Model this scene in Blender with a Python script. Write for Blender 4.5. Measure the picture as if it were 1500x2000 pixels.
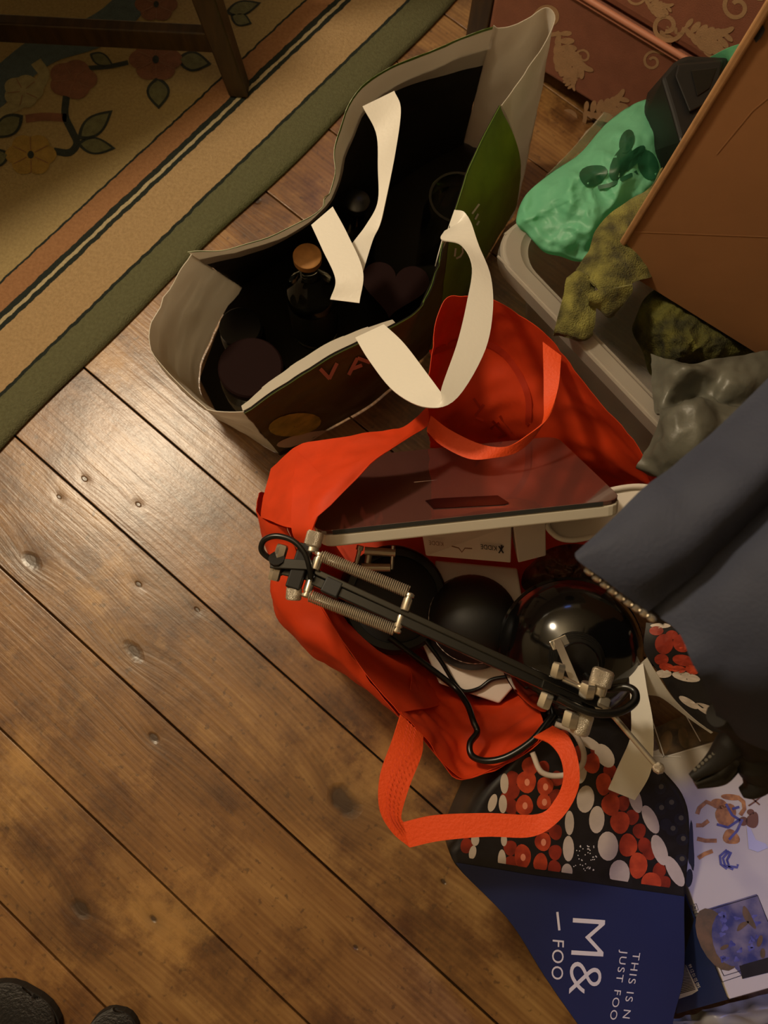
import bpy, bmesh, math, random
import numpy as np
from mathutils import Vector, Matrix, noise
random.seed(7)
for o in list(bpy.data.objects): bpy.data.objects.remove(o)
scn = bpy.context.scene
C = scn.collection
# ------------------------------------------------------------------ camera
FPX = 1400.0; CX, CY = 750.0, 1000.0; H = 1.30
TILT = math.radians(13.3); ROLL = math.radians(10.0)
_d = Vector((0, math.sin(TILT), -math.cos(TILT))); _u = Vector((0, math.cos(TILT), math.sin(TILT))); _x = Vector((1, 0, 0))
CR = _x*math.cos(ROLL)+_u*math.sin(ROLL); CU = -_x*math.sin(ROLL)+_u*math.cos(ROLL); CD = _d
CAM = Vector((0, 0, H))
cd = bpy.data.cameras.new('camera'); cam = bpy.data.objects.new('camera', cd); C.objects.link(cam)
cd.sensor_fit = 'VERTICAL'; cd.sensor_height = 36.0; cd.sensor_width = 27.0; cd.lens = 36.0*FPX/2000.0
cd.clip_start = 0.02
M = Matrix((CR, CU, -CD)).transposed().to_4x4(); M.translation = CAM
cam.matrix_world = M; scn.camera = cam
cd.dof.use_dof = True; cd.dof.focus_distance = 0.98; cd.dof.aperture_fstop = 6.5
# ------------------------------------------------------------------ light
scn.view_settings.view_transform = 'Standard'; scn.view_settings.look = 'None'
scn.view_settings.exposure = 0.0; scn.view_settings.gamma = 1.0; scn.view_settings.use_curve_mapping = False
w = bpy.data.worlds.new('room_light'); scn.world = w; w.use_nodes = True
bg = w.node_tree.nodes['Background']; bg.inputs[0].default_value = (1.0, 0.72, 0.46, 1); bg.inputs[1].default_value = 0.12
def lamp(name, kind, loc, energy, col, size=0.1, target=None, **kw):
    l = bpy.data.lights.new(name, kind); l.energy = energy; l.color = col
    if kind in ('POINT', 'SPOT'): l.shadow_soft_size = size
    if kind == 'AREA': l.size = size
    for k, v in kw.items(): setattr(l, k, v)
    o = bpy.data.objects.new(name, l); C.objects.link(o); o.location = loc
    if target is not None: o.rotation_euler = (Vector(target)-Vector(loc)).to_track_quat('-Z', 'Y').to_euler()
    return o
def _floor_hit(px, py):
    r = CR*((px-CX)/FPX)+CU*(-(py-CY)/FPX)+CD; return CAM+r*(-H/r.z)
_h = _floor_hit(285, 885); LZ = 1.85
LAMP = Vector((_h.x*(1+LZ/H), _h.y*(1+LZ/H), LZ))        # mirror point of the gloss on the boards
lamp('ceiling_lamp_light', 'POINT', LAMP, 82, (1.0, 0.82, 0.58), 0.10)
lamp('monitor_light', 'AREA', (-0.35, 2.0, 1.45), 0.4, (0.10, 0.28, 1.0), 0.30, (0.3, 0.2, 0.3), shape='RECTANGLE', size_y=0.10)
lamp('blue_spot_light', 'SPOT', (0.95, 0.25, 1.45), 24.0, (0.26, 0.34, 1.0), 0.05, (0.62, -0.42, 0.2), spot_size=0.62, spot_blend=0.8)  # unseen blue source, inferred from the blue tint on the kit box

# ------------------------------------------------------------------ pixel -> world
def ray(px, py): return CR*((px-CX)/FPX) + CU*(-(py-CY)/FPX) + CD
def P(px, py, z=0.0):
    r = ray(px, py); return CAM + r*((z-H)/r.z)
def PD(p): return P(*p)
def hv(a, b):
    v = Vector((b.x-a.x, b.y-a.y, 0)); return v.normalized()

# ------------------------------------------------------------------ materials
MATS = {}
def lin(c): return tuple((x/12.92 if x <= 0.04045 else ((x+0.055)/1.055)**2.4) for x in (c[0]/255, c[1]/255, c[2]/255))+(1,)
def mat(name, col, rough=0.6, metal=0.0, var=0.0, vscale=20.0, bump=0.0, bscale=60.0, spec=0.5, coat=0.0, trans=0.0, transl=0.0, alpha=1.0, sheen=0.0, col2=None, stretch=(1, 1, 1)):
    m = bpy.data.materials.new(name); m.use_nodes = True; nt = m.node_tree; b = nt.nodes['Principled BSDF']
    b.inputs['Base Color'].default_value = lin(col); b.inputs['Roughness'].default_value = rough; b.inputs['Metallic'].default_value = metal
    b.inputs['Specular IOR Level'].default_value = spec; b.inputs['Coat Weight'].default_value = coat; b.inputs['Coat Roughness'].default_value = 0.08
    b.inputs['Transmission Weight'].default_value = trans; b.inputs['Alpha'].default_value = alpha; b.inputs['Sheen Weight'].default_value = sheen
    if var or bump or col2:
        tc = nt.nodes.new('ShaderNodeTexCoord'); mp = nt.nodes.new('ShaderNodeMapping'); mp.inputs['Scale'].default_value = stretch
        nt.links.new(tc.outputs['Object'], mp.inputs[0])
    if var or col2:
        n = nt.nodes.new('ShaderNodeTexNoise'); n.inputs['Scale'].default_value = vscale; n.inputs['Detail'].default_value = 5
        nt.links.new(mp.outputs[0], n.inputs[0])
        mx = nt.nodes.new('ShaderNodeMix'); mx.data_type = 'RGBA'
        c1 = lin(col); c2 = lin(col2) if col2 else tuple(c1[i]*(1-var) for i in range(3))+(1,)
        r = nt.nodes.new('ShaderNodeMapRange'); r.inputs[1].default_value = 0.35; r.inputs[2].default_value = 0.65
        nt.links.new(n.outputs[0], r.inputs[0]); nt.links.new(r.outputs[0], mx.inputs[0])
        mx.inputs[6].default_value = c1; mx.inputs[7].default_value = c2
        nt.links.new(mx.outputs[2], b.inputs['Base Color'])
    if bump:
        n2 = nt.nodes.new('ShaderNodeTexNoise'); n2.inputs['Scale'].default_value = bscale; n2.inputs['Detail'].default_value = 4
        nt.links.new(mp.outputs[0], n2.inputs[0])
        bp = nt.nodes.new('ShaderNodeBump'); bp.inputs['Strength'].default_value = bump; bp.inputs['Distance'].default_value = 0.01
        nt.links.new(n2.outputs[0], bp.inputs['Height']); nt.links.new(bp.outputs[0], b.inputs['Normal'])
    if transl:
        t = nt.nodes.new('ShaderNodeBsdfTranslucent'); t.inputs[0].default_value = lin(col); ms = nt.nodes.new('ShaderNodeMixShader'); ms.inputs[0].default_value = transl
        out = nt.nodes['Material Output']; nt.links.new(b.outputs[0], ms.inputs[1]); nt.links.new(t.outputs[0], ms.inputs[2]); nt.links.new(ms.outputs[0], out.inputs[0])
    MATS[name] = m; return m
mat('white_pp', (232, 226, 214), 0.42, bump=0.10, bscale=40, transl=0.5)
mat('strap_white', (228, 224, 214), 0.38, bump=0.05, bscale=200)
mat('bag_inner_shade', (34, 30, 22), 0.75, spec=0.2, var=0.3, vscale=8)  # near-black bag inside: interior shade put into the colour
mat('green_print', (104, 100, 56), 0.35, vscale=9, col2=(74, 60, 40), bump=0.05, bscale=30)
mat('green_lime', (128, 160, 44), 0.4, var=0.35, vscale=14, bump=0.08, bscale=30)
mat('lime_trim', (104, 136, 50), 0.45)
mat('salmon', (236, 160, 140), 0.5)
mat('leaf_yellow', (216, 204, 96), 0.5, vscale=25, col2=(150, 150, 60))
mat('leaf_cream', (236, 220, 200), 0.5)
mat('black_print', (22, 20, 20), 0.5)
mat('orange', (238, 74, 24), 0.62, var=0.12, vscale=30, transl=0.30, bump=0.06, bscale=45)
mat('orange_strap', (236, 80, 26), 0.62, bump=0.15, bscale=260, stretch=(1, 1, 1))
mat('orange_dark', (196, 52, 18), 0.6, transl=0.2)
mat('thread', (212, 62, 20), 0.7)
mat('black_gloss', (9, 9, 9), 0.14, coat=0.4, spec=0.5)
mat('black_paint', (14, 14, 14), 0.28)
mat('black_matte', (15, 14, 14), 0.55)
mat('black_cable', (14, 14, 14), 0.3)
mat('chrome', (222, 214, 200), 0.22, metal=0.85)
mat('steel', (206, 196, 178), 0.34, metal=0.75)
mat('knurl', (214, 204, 186), 0.35, metal=0.75, bump=0.5, bscale=900)
mat('scale_glass', (96, 60, 54), 0.06, coat=1.0, spec=0.9)  # reddish base colour holds the orange bag's reflection
mat('scale_white', (224, 218, 204), 0.35)
mat('glass_edge', (54, 56, 56), 0.15)
mat('lcd', (34, 14, 12), 0.2)
mat('white_card', (226, 212, 202), 0.55, var=0.06, vscale=15)
mat('white_plastic', (228, 220, 210), 0.3)
mat('print_black', (26, 20, 20), 0.6)
mat('navy_print', (32, 42, 84), 0.42, var=0.18, vscale=6, bump=0.12, bscale=14)
mat('berry_black', (30, 28, 32), 0.4, var=0.4, vscale=60, bump=0.05, bscale=20)
mat('berry_red', (158, 52, 34), 0.42, vscale=40, col2=(112, 34, 24))
mat('berry_orange', (204, 78, 46), 0.42, vscale=50, col2=(150, 46, 30))
mat('berry_white', (206, 192, 180), 0.45, var=0.15, vscale=40)
mat('berry_blue', (36, 38, 52), 0.32, var=0.4, vscale=50)
mat('berry_pink', (236, 148, 120), 0.45)
mat('letter_white', (226, 220, 214), 0.5)
mat('box_print', (204, 196, 186), 0.4, var=0.05, vscale=6)
mat('box_navy', (34, 48, 96), 0.4)
mat('box_dark', (40, 36, 32), 0.45, var=0.4, vscale=30)
mat('photo_dark', (56, 46, 40), 0.4, vscale=40, col2=(110, 90, 66))
mat('photo_blue', (58, 62, 110), 0.4, vscale=38, col2=(124, 116, 132))
mat('photo_brown', (116, 90, 62), 0.45, vscale=60, col2=(86, 74, 52))
mat('ochre', (200, 140, 76), 0.5, vscale=90, col2=(140, 92, 50))
mat('art_blue', (62, 64, 128), 0.5, vscale=60, col2=(104, 104, 160))
mat('art_pale', (190, 190, 214), 0.5)
mat('art_brown', (120, 80, 52), 0.5)
mat('cardboard', (156, 108, 66), 0.75, var=0.14, vscale=5, bump=0.04, bscale=50)
mat('cardboard_edge', (186, 140, 94), 0.8, var=0.2, vscale=60)
mat('cardboard_crease', (164, 116, 74), 0.75)
mat('hole_dark', (16, 12, 8), 0.9)
mat('teal_bag', (138, 226, 182), 0.45, transl=0.45, var=0.10, vscale=16, bump=0.25, bscale=38)
mat('teal_print', (34, 92, 62), 0.4, transl=0.15, var=0.2, vscale=20)
mat('clear_plastic', (206, 196, 180), 0.25, alpha=0.16)
mat('tub_plastic', (206, 196, 182), 0.32, alpha=0.30)
mat('tub_rim', (206, 198, 184), 0.3, alpha=0.48)
mat('olive_knit', (142, 138, 66), 0.85, vscale=34, col2=(66, 62, 28), bump=0.6, bscale=420, sheen=0.1)
mat('olive_fleece', (96, 94, 34), 0.9, vscale=30, col2=(48, 48, 20), bump=0.5, bscale=300)
mat('grey_leather', (104, 104, 94), 0.42, var=0.3, vscale=14, bump=0.35, bscale=26)
mat('navy_cloth', (48, 53, 72), 0.75, var=0.1, vscale=30, bump=0.1, bscale=300)
mat('pink_damask', (142, 90, 70), 0.5, var=0.14, vscale=30, bump=0.12, bscale=500)
mat('damask_gold', (176, 140, 104), 0.5, var=0.15, vscale=60, bump=0.1, bscale=400)
mat('damask_brown', (110, 72, 54), 0.6)  # darker brown damask tone, unused
mat('piping', (184, 122, 96), 0.5)
mat('dark_wood', (62, 42, 18), 0.38, vscale=12, col2=(40, 26, 10), stretch=(6, 1, 1), bump=0.04, bscale=40)
mat('slipper', (20, 17, 14), 0.95, bump=0.8, bscale=220, sheen=0.2)
mat('slipper_sole', (30, 26, 22), 0.8)
mat('cork', (186, 132, 72), 0.7, var=0.25, vscale=60)
mat('red_lid', (30, 14, 13), 0.8, spec=0.1)
mat('dark_carton', (26, 16, 15), 0.8, spec=0.1)
mat('clear_glass', (225, 232, 222), 0.04, trans=1.0)
mat('label_dark', (46, 44, 36), 0.5, var=0.3, vscale=30)
mat('grey_poly', (190, 186, 176), 0.3, alpha=0.75, transl=0.2, bump=0.1, bscale=30)
mat('mid_grey', (84, 80, 70), 0.5)  # plain grey for the carton seam, berry crowns and clip ridges
mat('rug_rose', (126, 82, 60), 0.95, var=0.2, vscale=60, bump=0.5, bscale=350)
mat('rug_yellow', (158, 128, 60), 0.95, var=0.2, vscale=60, bump=0.5, bscale=350)
mat('rug_dark', (40, 48, 46), 0.95, var=0.3, vscale=80, bump=0.5, bscale=350)
mat('rug_leaf', (104, 104, 72), 0.95, var=0.25, vscale=90, bump=0.5, bscale=350)
mat('rug_blue', (72, 88, 94), 0.95, var=0.2, vscale=70, bump=0.5, bscale=350)
mat('rug_pale', (150, 140, 100), 0.95, var=0.2, vscale=70, bump=0.5, bscale=350)

# ------------------------------------------------------------------ object helpers
WL = {}
def tag(o, label=None, cat=None, group=None, kind=None):
    if label: o['label'] = label
    if cat: o['category'] = cat
    if group: o['group'] = group
    if kind: o['kind'] = kind
    return o
def thing(name, label, cat, loc, group=None):
    o = bpy.data.objects.new(name, None); C.objects.link(o); o.empty_display_size = 0.05
    o.location = loc; WL[o] = Vector(loc); return tag(o, label, cat, group)
def obj(name, V, F, m, parent=None, smooth=True, solid=0.0, off=0.0, inner=None, sub=0, bevel=0.0, auto=None):
    V = [Vector(v) for v in V]
    if parent is not None: base = WL[parent]
    else:
        xs = [v.x for v in V]; ys = [v.y for v in V]; zs = [v.z for v in V]
        base = Vector(((min(xs)+max(xs))/2, (min(ys)+max(ys))/2, min(zs)))
    me = bpy.data.meshes.new(name); me.from_pydata([tuple(v-base) for v in V], [], F); me.validate()
    mm = MATS[m] if isinstance(m, str) else m
    me.materials.append(mm)
    if smooth: me.polygons.foreach_set('use_smooth', [True]*len(me.polygons))
    o = bpy.data.objects.new(name, me); C.objects.link(o); WL[o] = base
    if parent is not None: o.parent = parent
    else: o.location = base
    if inner is not None: me.materials.append(MATS[inner])
    if bevel:
        b = o.modifiers.new('bevel', 'BEVEL'); b.width = bevel; b.segments = 3; b.limit_method = 'ANGLE'; b.angle_limit = math.radians(35)
    if sub:
        s = o.modifiers.new('sub', 'SUBSURF'); s.levels = sub; s.render_levels = sub
    if solid:
        s = o.modifiers.new('solid', 'SOLIDIFY'); s.thickness = solid; s.offset = off
        if inner is not None: s.material_offset = 1
        e = o.modifiers.new('split', 'EDGE_SPLIT'); e.split_angle = math.radians(55); e.use_edge_sharp = False
    if auto is not None and smooth:
        me.set_sharp_from_angle(angle=math.radians(auto))
    return o
def cat1(pts, n, closed=False):
    A = np.array([tuple(p) for p in pts], float); k = len(A)
    if k == 2: return [A[0]+(A[1]-A[0])*t for t in np.linspace(0, 1, n)]
    out = []; segs = k if closed else k-1
    for t in np.linspace(0, segs, n, endpoint=not closed):
        i = min(int(t), segs-1); f = t-i
        if closed: p0, p1, p2, p3 = A[(i-1) % k], A[i % k], A[(i+1) % k], A[(i+2) % k]
        else:
            p1, p2 = A[i], A[i+1]; p0 = A[i-1] if i > 0 else 2*p1-p2; p3 = A[i+2] if i+2 < k else 2*p2-p1
        out.append(0.5*((2*p1)+(p2-p0)*f+(2*p0-5*p1+4*p2-p3)*f*f+(3*p1-p0-3*p2+p3)*f**3))
    return out
def pix3(p):
    if isinstance(p, Vector): return p
    return P(*p)
def patch_pts(ctrl, nu, nv):
    rows = [cat1([pix3(p) for p in r], nv) for r in ctrl]
    cols = []
    for j in range(nv): cols.append(cat1([rows[i][j] for i in range(len(rows))], nu))
    return [[Vector(cols[j][i]) for j in range(nv)] for i in range(nu)]
def grid_faces(nu, nv, closed=False):
    F = []
    for i in range(nu-1):
        for j in range(nv-1 if not closed else nv):
            F.append((i*nv+j, i*nv+(j+1) % nv, (i+1)*nv+(j+1) % nv, (i+1)*nv+j))
    return F
def crumple(G, amp, freq, seed=0.0, edge=True):
    nu, nv = len(G), len(G[0]); out = []
    for i in range(nu):
        row = []
        for j in range(nv):
            a = G[min(i+1, nu-1)][j]-G[max(i-1, 0)][j]; b = G[i][min(j+1, nv-1)]-G[i][max(j-1, 0)][j] if False else G[i][min(j+1, nv-1)]-G[i][max(j-1, 0)]
            n = a.cross(b)
            if n.length > 1e-12: n.normalize()
            p = G[i][j]; q = p*freq+Vector((seed, seed*1.7, seed*0.3))
            d = noise.noise(q)*0.7+(0.5-abs(noise.noise(q*1.9)))*0.6-0.3
            row.append(p+n*amp*d)
        out.append(row)
    return out
def patch(name, ctrl, m, parent=None, nu=24, nv=24, solid=0.0012, amp=0.0, freq=14, seed=0.0, **kw):
    G = patch_pts(ctrl, nu, nv)
    if amp: G = crumple(G, amp, freq, seed)
    return obj(name, [v for r in G for v in r], grid_faces(nu, nv), m, parent, solid=solid, **kw)
def ribbon(name, A, B, m, parent=None, n=40, solid=0.0016, nv=4, **kw):
    a = cat1([pix3(p) for p in A], n); b = cat1([pix3(p) for p in B], n)
    V = []
    for i in range(n):
        for j in range(nv):
            t = j/(nv-1); V.append(Vector(a[i])*(1-t)+Vector(b[i])*t)
    return obj(name, V, grid_faces(n, nv), m, parent, solid=solid, **kw)
def tube(name, pts, r, m, parent=None, n=None, seg=10, closed=False, cap=True, **kw):
    P3 = [pix3(p) for p in pts]; n = n or max(2, len(P3)*8)
    if len(P3) == 2 and n > 2: n = 2
    L = [Vector(p) for p in cat1(P3, n, closed)]; n = len(L)
    rad = [r]*n if not isinstance(r, (list, tuple)) else [float(np.interp(i/(n-1), np.linspace(0, 1, len(r)), r)) for i in range(n)]
    V = []; F = []; up = None
    for i in range(n):
        t = (L[(i+1) % n]-L[i-1]) if closed else (L[min(i+1, n-1)]-L[max(i-1, 0)])
        t.normalize()
        if up is None: up = t.orthogonal().normalized()
        up = (up-t*up.dot(t)).normalized(); s = t.cross(up)
        for k in range(seg):
            a = 2*math.pi*k/seg; V.append(L[i]+(up*math.cos(a)+s*math.sin(a))*rad[i])
    for i in range(n if closed else n-1):
        for k in range(seg):
            F.append((i*seg+k, i*seg+(k+1) % seg, ((i+1) % n)*seg+(k+1) % seg, ((i+1) % n)*seg+k))
    if cap and not closed: F.append(tuple(range(seg-1, -1, -1))); F.append(tuple((n-1)*seg+k for k in range(seg)))
    return obj(name, V, F, m, parent, auto=50, **kw)
def lathe(name, prof, origin, axis, m, parent=None, seg=32, auto=40, close=True, **kw):
    ax = Vector(axis).normalized(); u = ax.orthogonal().normalized(); v = ax.cross(u); o = Vector(origin); V = []; F = []
    for (r, h) in prof:
        for k in range(seg):
            a = 2*math.pi*k/seg; V.append(o+ax*h+(u*math.cos(a)+v*math.sin(a))*max(r, 1e-5))
    n = len(prof)
    for i in range(n-1):
        for k in range(seg): F.append((i*seg+k, i*seg+(k+1) % seg, (i+1)*seg+(k+1) % seg, (i+1)*seg+k))
    if close:
        F.append(tuple(range(seg-1, -1, -1))); F.append(tuple((n-1)*seg+k for k in range(seg)))
    return obj(name, V, F, m, parent, auto=auto, **kw)
def hexa(name, c8, m, parent=None, bevel=0.0, **kw):
    F = [(0, 3, 2, 1), (4, 5, 6, 7), (0, 1, 5, 4), (1, 2, 6, 5), (2, 3, 7, 6), (3, 0, 4, 7)]
    return obj(name, c8, F, m, parent, smooth=False, bevel=bevel, **kw)
def obox(name, o, a, b, c, m, parent=None, bevel=0.0, **kw):   # corner + three edge vectors
    o = Vector(o); a = Vector(a); b = Vector(b); c = Vector(c)
    return hexa(name, [o, o+a, o+a+b, o+b, o+c, o+a+c, o+a+b+c, o+b+c], m, parent, bevel, **kw)
def bar(name, p, q, wd, th, m, parent=None, upv=Vector((0, 0, 1)), bevel=0.0, **kw):
    p = pix3(p); q = pix3(q); t = (q-p).normalized(); s = t.cross(upv).normalized(); n = s.cross(t)
    return obox(name, p-s*wd/2-n*th/2, q-p, s*wd, n*th, m, parent, bevel, **kw)
def prism(name, poly_b, poly_t, m, parent=None, bevel=0.0, smooth=False, **kw):
    n = len(poly_b); V = list(poly_b)+list(poly_t)
    F = [tuple(range(n-1, -1, -1)), tuple(range(n, 2*n))]+[(i, (i+1) % n, n+(i+1) % n, n+i) for i in range(n)]
    return obj(name, V, F, m, parent, smooth=smooth, bevel=bevel, **kw)
class Plane:                                 # gently waved sheet through three photo points
    def __init__(s, a, b, c, amp=0.0, freq=10):
        s.a = pix3(a); b = pix3(b); c = pix3(c); s.n = (b-s.a).cross(c-s.a).normalized()
        if s.n.dot(CAM-s.a) < 0: s.n = -s.n
        s.amp = amp; s.freq = freq
    def __call__(s, px, py, off=0.0):
        r = ray(px, py); t = (s.a-CAM).dot(s.n)/r.dot(s.n); p = CAM+r*t
        if s.amp: p = p+s.n*(s.amp*noise.noise(p*s.freq))
        return p+s.n*off
def decal_fans(polys, surf, off):            # each poly = (centre, outline) in pixels, three rings
    V = []; F = []
    for poly in polys:
        n = len(poly); cx = sum(p[0] for p in poly)/n; cy = sum(p[1] for p in poly)/n
        b = len(V); V.append(surf(cx, cy, off))
        for rr in (0.5, 1.0):
            for p in poly: V.append(surf(cx+(p[0]-cx)*rr, cy+(p[1]-cy)*rr, off))
        for i in range(n):
            j = (i+1) % n; F.append((b, b+1+i, b+1+j)); F.append((b+1+i, b+1+n+i, b+1+n+j, b+1+j))
    return V, F
def decal(name, polys, surf, m, parent, off=0.0008):
    o = None
    for p in polys:
        V, F = decal_fans([p], surf, off*0.45); o = obj(name, V, F, m, parent)
    return o
def ell(cx, cy, rx, ry, rot=0.0, n=18, wob=0.0, egg=0.0):
    out = []
    for k in range(n):
        a = 2*math.pi*k/n; x = rx*math.cos(a); y = ry*math.sin(a)*(1+egg*math.cos(a))
        f = 1+wob*math.sin(a*3+cx); x *= f; y *= f; c, s = math.cos(rot), math.sin(rot)
        out.append((cx+x*c-y*s, cy+x*s+y*c))
    return out
def strokes(lines, wd, surf, off):
    V = []; F = []
    for L in lines:
        L = [np.array(p, float) for p in L]; b = len(V)
        for i, p in enumerate(L):
            t = L[min(i+1, len(L)-1)]-L[max(i-1, 0)]; t = t/(np.hypot(*t)+1e-9); nn = np.array((-t[1], t[0]))*wd/2
            V.append(surf(*(p+nn), off)); V.append(surf(*(p-nn), off))
        for i in range(len(L)-1): F.append((b+2*i, b+2*i+1, b+2*i+3, b+2*i+2))
    return V, F
def stroke_decal(name, lines, wd, surf, m, parent, off=0.0009):
    o = None
    if len(lines) > 24: V, F = strokes(lines, wd, surf, off*0.45); o = obj(name, V, F, m, parent); o['kind'] = 'stuff'; return o
    for l in lines: V, F = strokes([l], wd, surf, off*0.45); o = obj(name, V, F, m, parent)
    return o
def text_decal(name, body, origin, xdir, ydir, surf, m, parent, off=0.0010, spacing=1.0, offset=0.0):
    off *= 0.55
    cu = bpy.data.curves.new('t', 'FONT'); cu.body = body; cu.size = 1.0; cu.space_character = spacing; cu.offset = offset; cu.resolution_u = 4
    t = bpy.data.objects.new('t', cu); C.objects.link(t); bpy.context.view_layer.update()
    dg = bpy.context.evaluated_depsgraph_get(); me = bpy.data.meshes.new_from_object(t.evaluated_get(dg))
    V = [surf(origin[0]+v.co.x*xdir[0]+v.co.y*ydir[0], origin[1]+v.co.x*xdir[1]+v.co.y*ydir[1], off) for v in me.vertices]
    F = [tuple(p.vertices) for p in me.polygons]
    bpy.data.objects.remove(t); bpy.data.curves.remove(cu); bpy.data.meshes.remove(me)
    return obj(name, V, F, m, parent, smooth=False)
def zsurf(z): return lambda px, py, off=0.0: P(px, py, z+off)

# ------------------------------------------------------------------ floor of boards
D0, D1 = P(28, 852), P(857, 1587)
BD = hv(D0, D1); BN = Vector((-BD.y, BD.x, 0))          # along the boards, across the boards
if BN.y < 0: BN = -BN
def acr(px, py): return P(px, py).dot(BN)
def mat_floor():
    m = bpy.data.materials.new('floorboard_pine'); m.use_nodes = True; nt = m.node_tree; b = nt.nodes['Principled BSDF']; N = nt.nodes.new; L = nt.links.new
    geo = N('ShaderNodeNewGeometry'); oi = N('ShaderNodeObjectInfo')
    mp = N('ShaderNodeMapping'); mp.vector_type = 'POINT'; mp.inputs['Rotation'].default_value = (0, 0, -math.atan2(BD.y, BD.x)); L(geo.outputs['Position'], mp.inputs[0])
    knots = [((668, 1562), 0.030), ((262, 1272), 0.020), ((160, 1775), 0.018), ((300, 1795), 0.007), ((270, 985), 0.006), ((165, 935), 0.006), ((1010, 1290), 0.02), ((270, 1140), 0.007), ((695, 1850), 0.005), ((115, 970), 0.005), ((60, 1095), 0.018), ((385, 1190), 0.006), ((300, 1440), 0.010), ((866, 1722), 0.005), ((500, 390), 0.012)]
    cosr = (BD.x, BD.y)
    warp = None; dark = None
    def math_(op, a, bb=None, c=None):
        n = N('ShaderNodeMath'); n.operation = op
        for i, v in enumerate((a, bb, c)):
            if v is None: continue
            if isinstance(v, (int, float)): n.inputs[i].default_value = v
            else: L(v, n.inputs[i])
        return n.outputs[0]
    nw = N('ShaderNodeTexNoise'); nw.inputs['Scale'].default_value = 30; nw.inputs['Detail'].default_value = 3; L(geo.outputs['Position'], nw.inputs[0])
    for (px, py), r in knots:
        p = P(px, py); loc = (p.x*cosr[0]+p.y*cosr[1], -p.x*cosr[1]+p.y*cosr[0], 0)
        sb = N('ShaderNodeVectorMath'); sb.operation = 'SUBTRACT'; L(mp.outputs[0], sb.inputs[0]); sb.inputs[1].default_value = loc
        ml = N('ShaderNodeVectorMath'); ml.operation = 'MULTIPLY'; L(sb.outputs[0], ml.inputs[0]); ml.inputs[1].default_value = (0.6, 1.0, 0)
        ln = N('ShaderNodeVectorMath'); ln.operation = 'LENGTH'; L(ml.outputs[0], ln.inputs[0])
        dist = math_('MULTIPLY_ADD', nw.outputs[0], r*0.7, ln.outputs['Value'])
        e = math_('EXPONENT', math_('MULTIPLY', math_('POWER', math_('DIVIDE', dist, r*1.5), 2.0), -1.0))
        core = N('ShaderNodeMapRange'); core.inputs[1].default_value = r*1.25; core.inputs[2].default_value = r*0.75; L(dist, core.inputs[0])
        e = math_('MAXIMUM', math_('MULTIPLY', e, 0.55), core.outputs[0])
        wv = math_('MULTIPLY', math_('EXPONENT', math_('MULTIPLY', math_('DIVIDE', ln.outputs['Value'], r*2.6), -1.0)), r*1.6)
        dark = e if dark is None else math_('MAXIMUM', dark, e)
        warp = wv if warp is None else math_('ADD', warp, wv)
    sx = N('ShaderNodeSeparateXYZ'); L(mp.outputs[0], sx.inputs[0])
    ran = math_('MULTIPLY', oi.outputs['Random'], 37.0)
    y2 = math_('ADD', math_('ADD', sx.outputs[1], warp), 0.0)
    cb = N('ShaderNodeCombineXYZ'); L(math_('MULTIPLY', sx.outputs[0], 2.2), cb.inputs[0]); L(math_('MULTIPLY', y2, 62.0), cb.inputs[1]); L(ran, cb.inputs[2])
    g1 = N('ShaderNodeTexNoise'); g1.inputs['Scale'].default_value = 1.6; g1.inputs['Detail'].default_value = 6; g1.inputs['Roughness'].default_value = 0.6; L(cb.outputs[0], g1.inputs[0])
    cb2 = N('ShaderNodeCombineXYZ'); L(math_('MULTIPLY', sx.outputs[0], 5.0), cb2.inputs[0]); L(math_('MULTIPLY', y2, 16.0), cb2.inputs[1]); L(ran, cb2.inputs[2])
    g2 = N('ShaderNodeTexNoise'); g2.inputs['Scale'].default_value = 1.1; g2.inputs['Detail'].default_value = 5; L(cb2.outputs[0], g2.inputs[0])
    wvt = N('ShaderNodeTexWave'); wvt.wave_type = 'BANDS'; wvt.bands_direction = 'Y'; wvt.inputs['Scale'].default_value = 0.55; wvt.inputs['Distortion'].default_value = 3.5; wvt.inputs['Detail'].default_value = 2; wvt.inputs['Detail Scale'].default_value = 0.5; L(cb.outputs[0], wvt.inputs[0])
    ramp = N('ShaderNodeValToRGB'); ramp.color_ramp.elements[0].position = 0.28; ramp.color_ramp.elements[1].position = 0.74
    ramp.color_ramp.elements[0].color = lin((90, 60, 30)); ramp.color_ramp.elements[1].color = lin((182, 142, 86)); e = ramp.color_ramp.elements.new(0.5); e.color = lin((139, 99, 54))
    s = math_('ADD', math_('MULTIPLY', g1.outputs[0], 0.38), math_('ADD', math_('MULTIPLY', g2.outputs[0], 0.56), math_('MULTIPLY', wvt.outputs[0], 0.06)))
    L(s, ramp.inputs[0])
    # worn blotches and grime
    bl = N('ShaderNodeTexNoise'); bl.inputs['Scale'].default_value = 7.0; bl.inputs['Detail'].default_value = 8; bl.inputs['Roughness'].default_value = 0.68; L(geo.outputs['Position'], bl.inputs[0])
    r1 = N('ShaderNodeMapRange'); r1.inputs[1].default_value = 0.47; r1.inputs[2].default_value = 0.66; L(bl.outputs[0], r1.inputs[0])
    mx = N('ShaderNodeMix'); mx.data_type = 'RGBA'; mx.blend_type = 'MULTIPLY'; L(math_('MULTIPLY', r1.outputs[0], 0.85), mx.inputs[0]); L(ramp.outputs[0], mx.inputs[6]); mx.inputs[7].default_value = lin((142, 106, 78))
    sp = N('ShaderNodeTexNoise'); sp.inputs['Scale'].default_value = 70; sp.inputs['Detail'].default_value = 3; L(geo.outputs['Position'], sp.inputs[0])
    r2 = N('ShaderNodeMapRange'); r2.inputs[1].default_value = 0.62; r2.inputs[2].default_value = 0.70; L(sp.outputs[0], r2.inputs[0])
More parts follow.
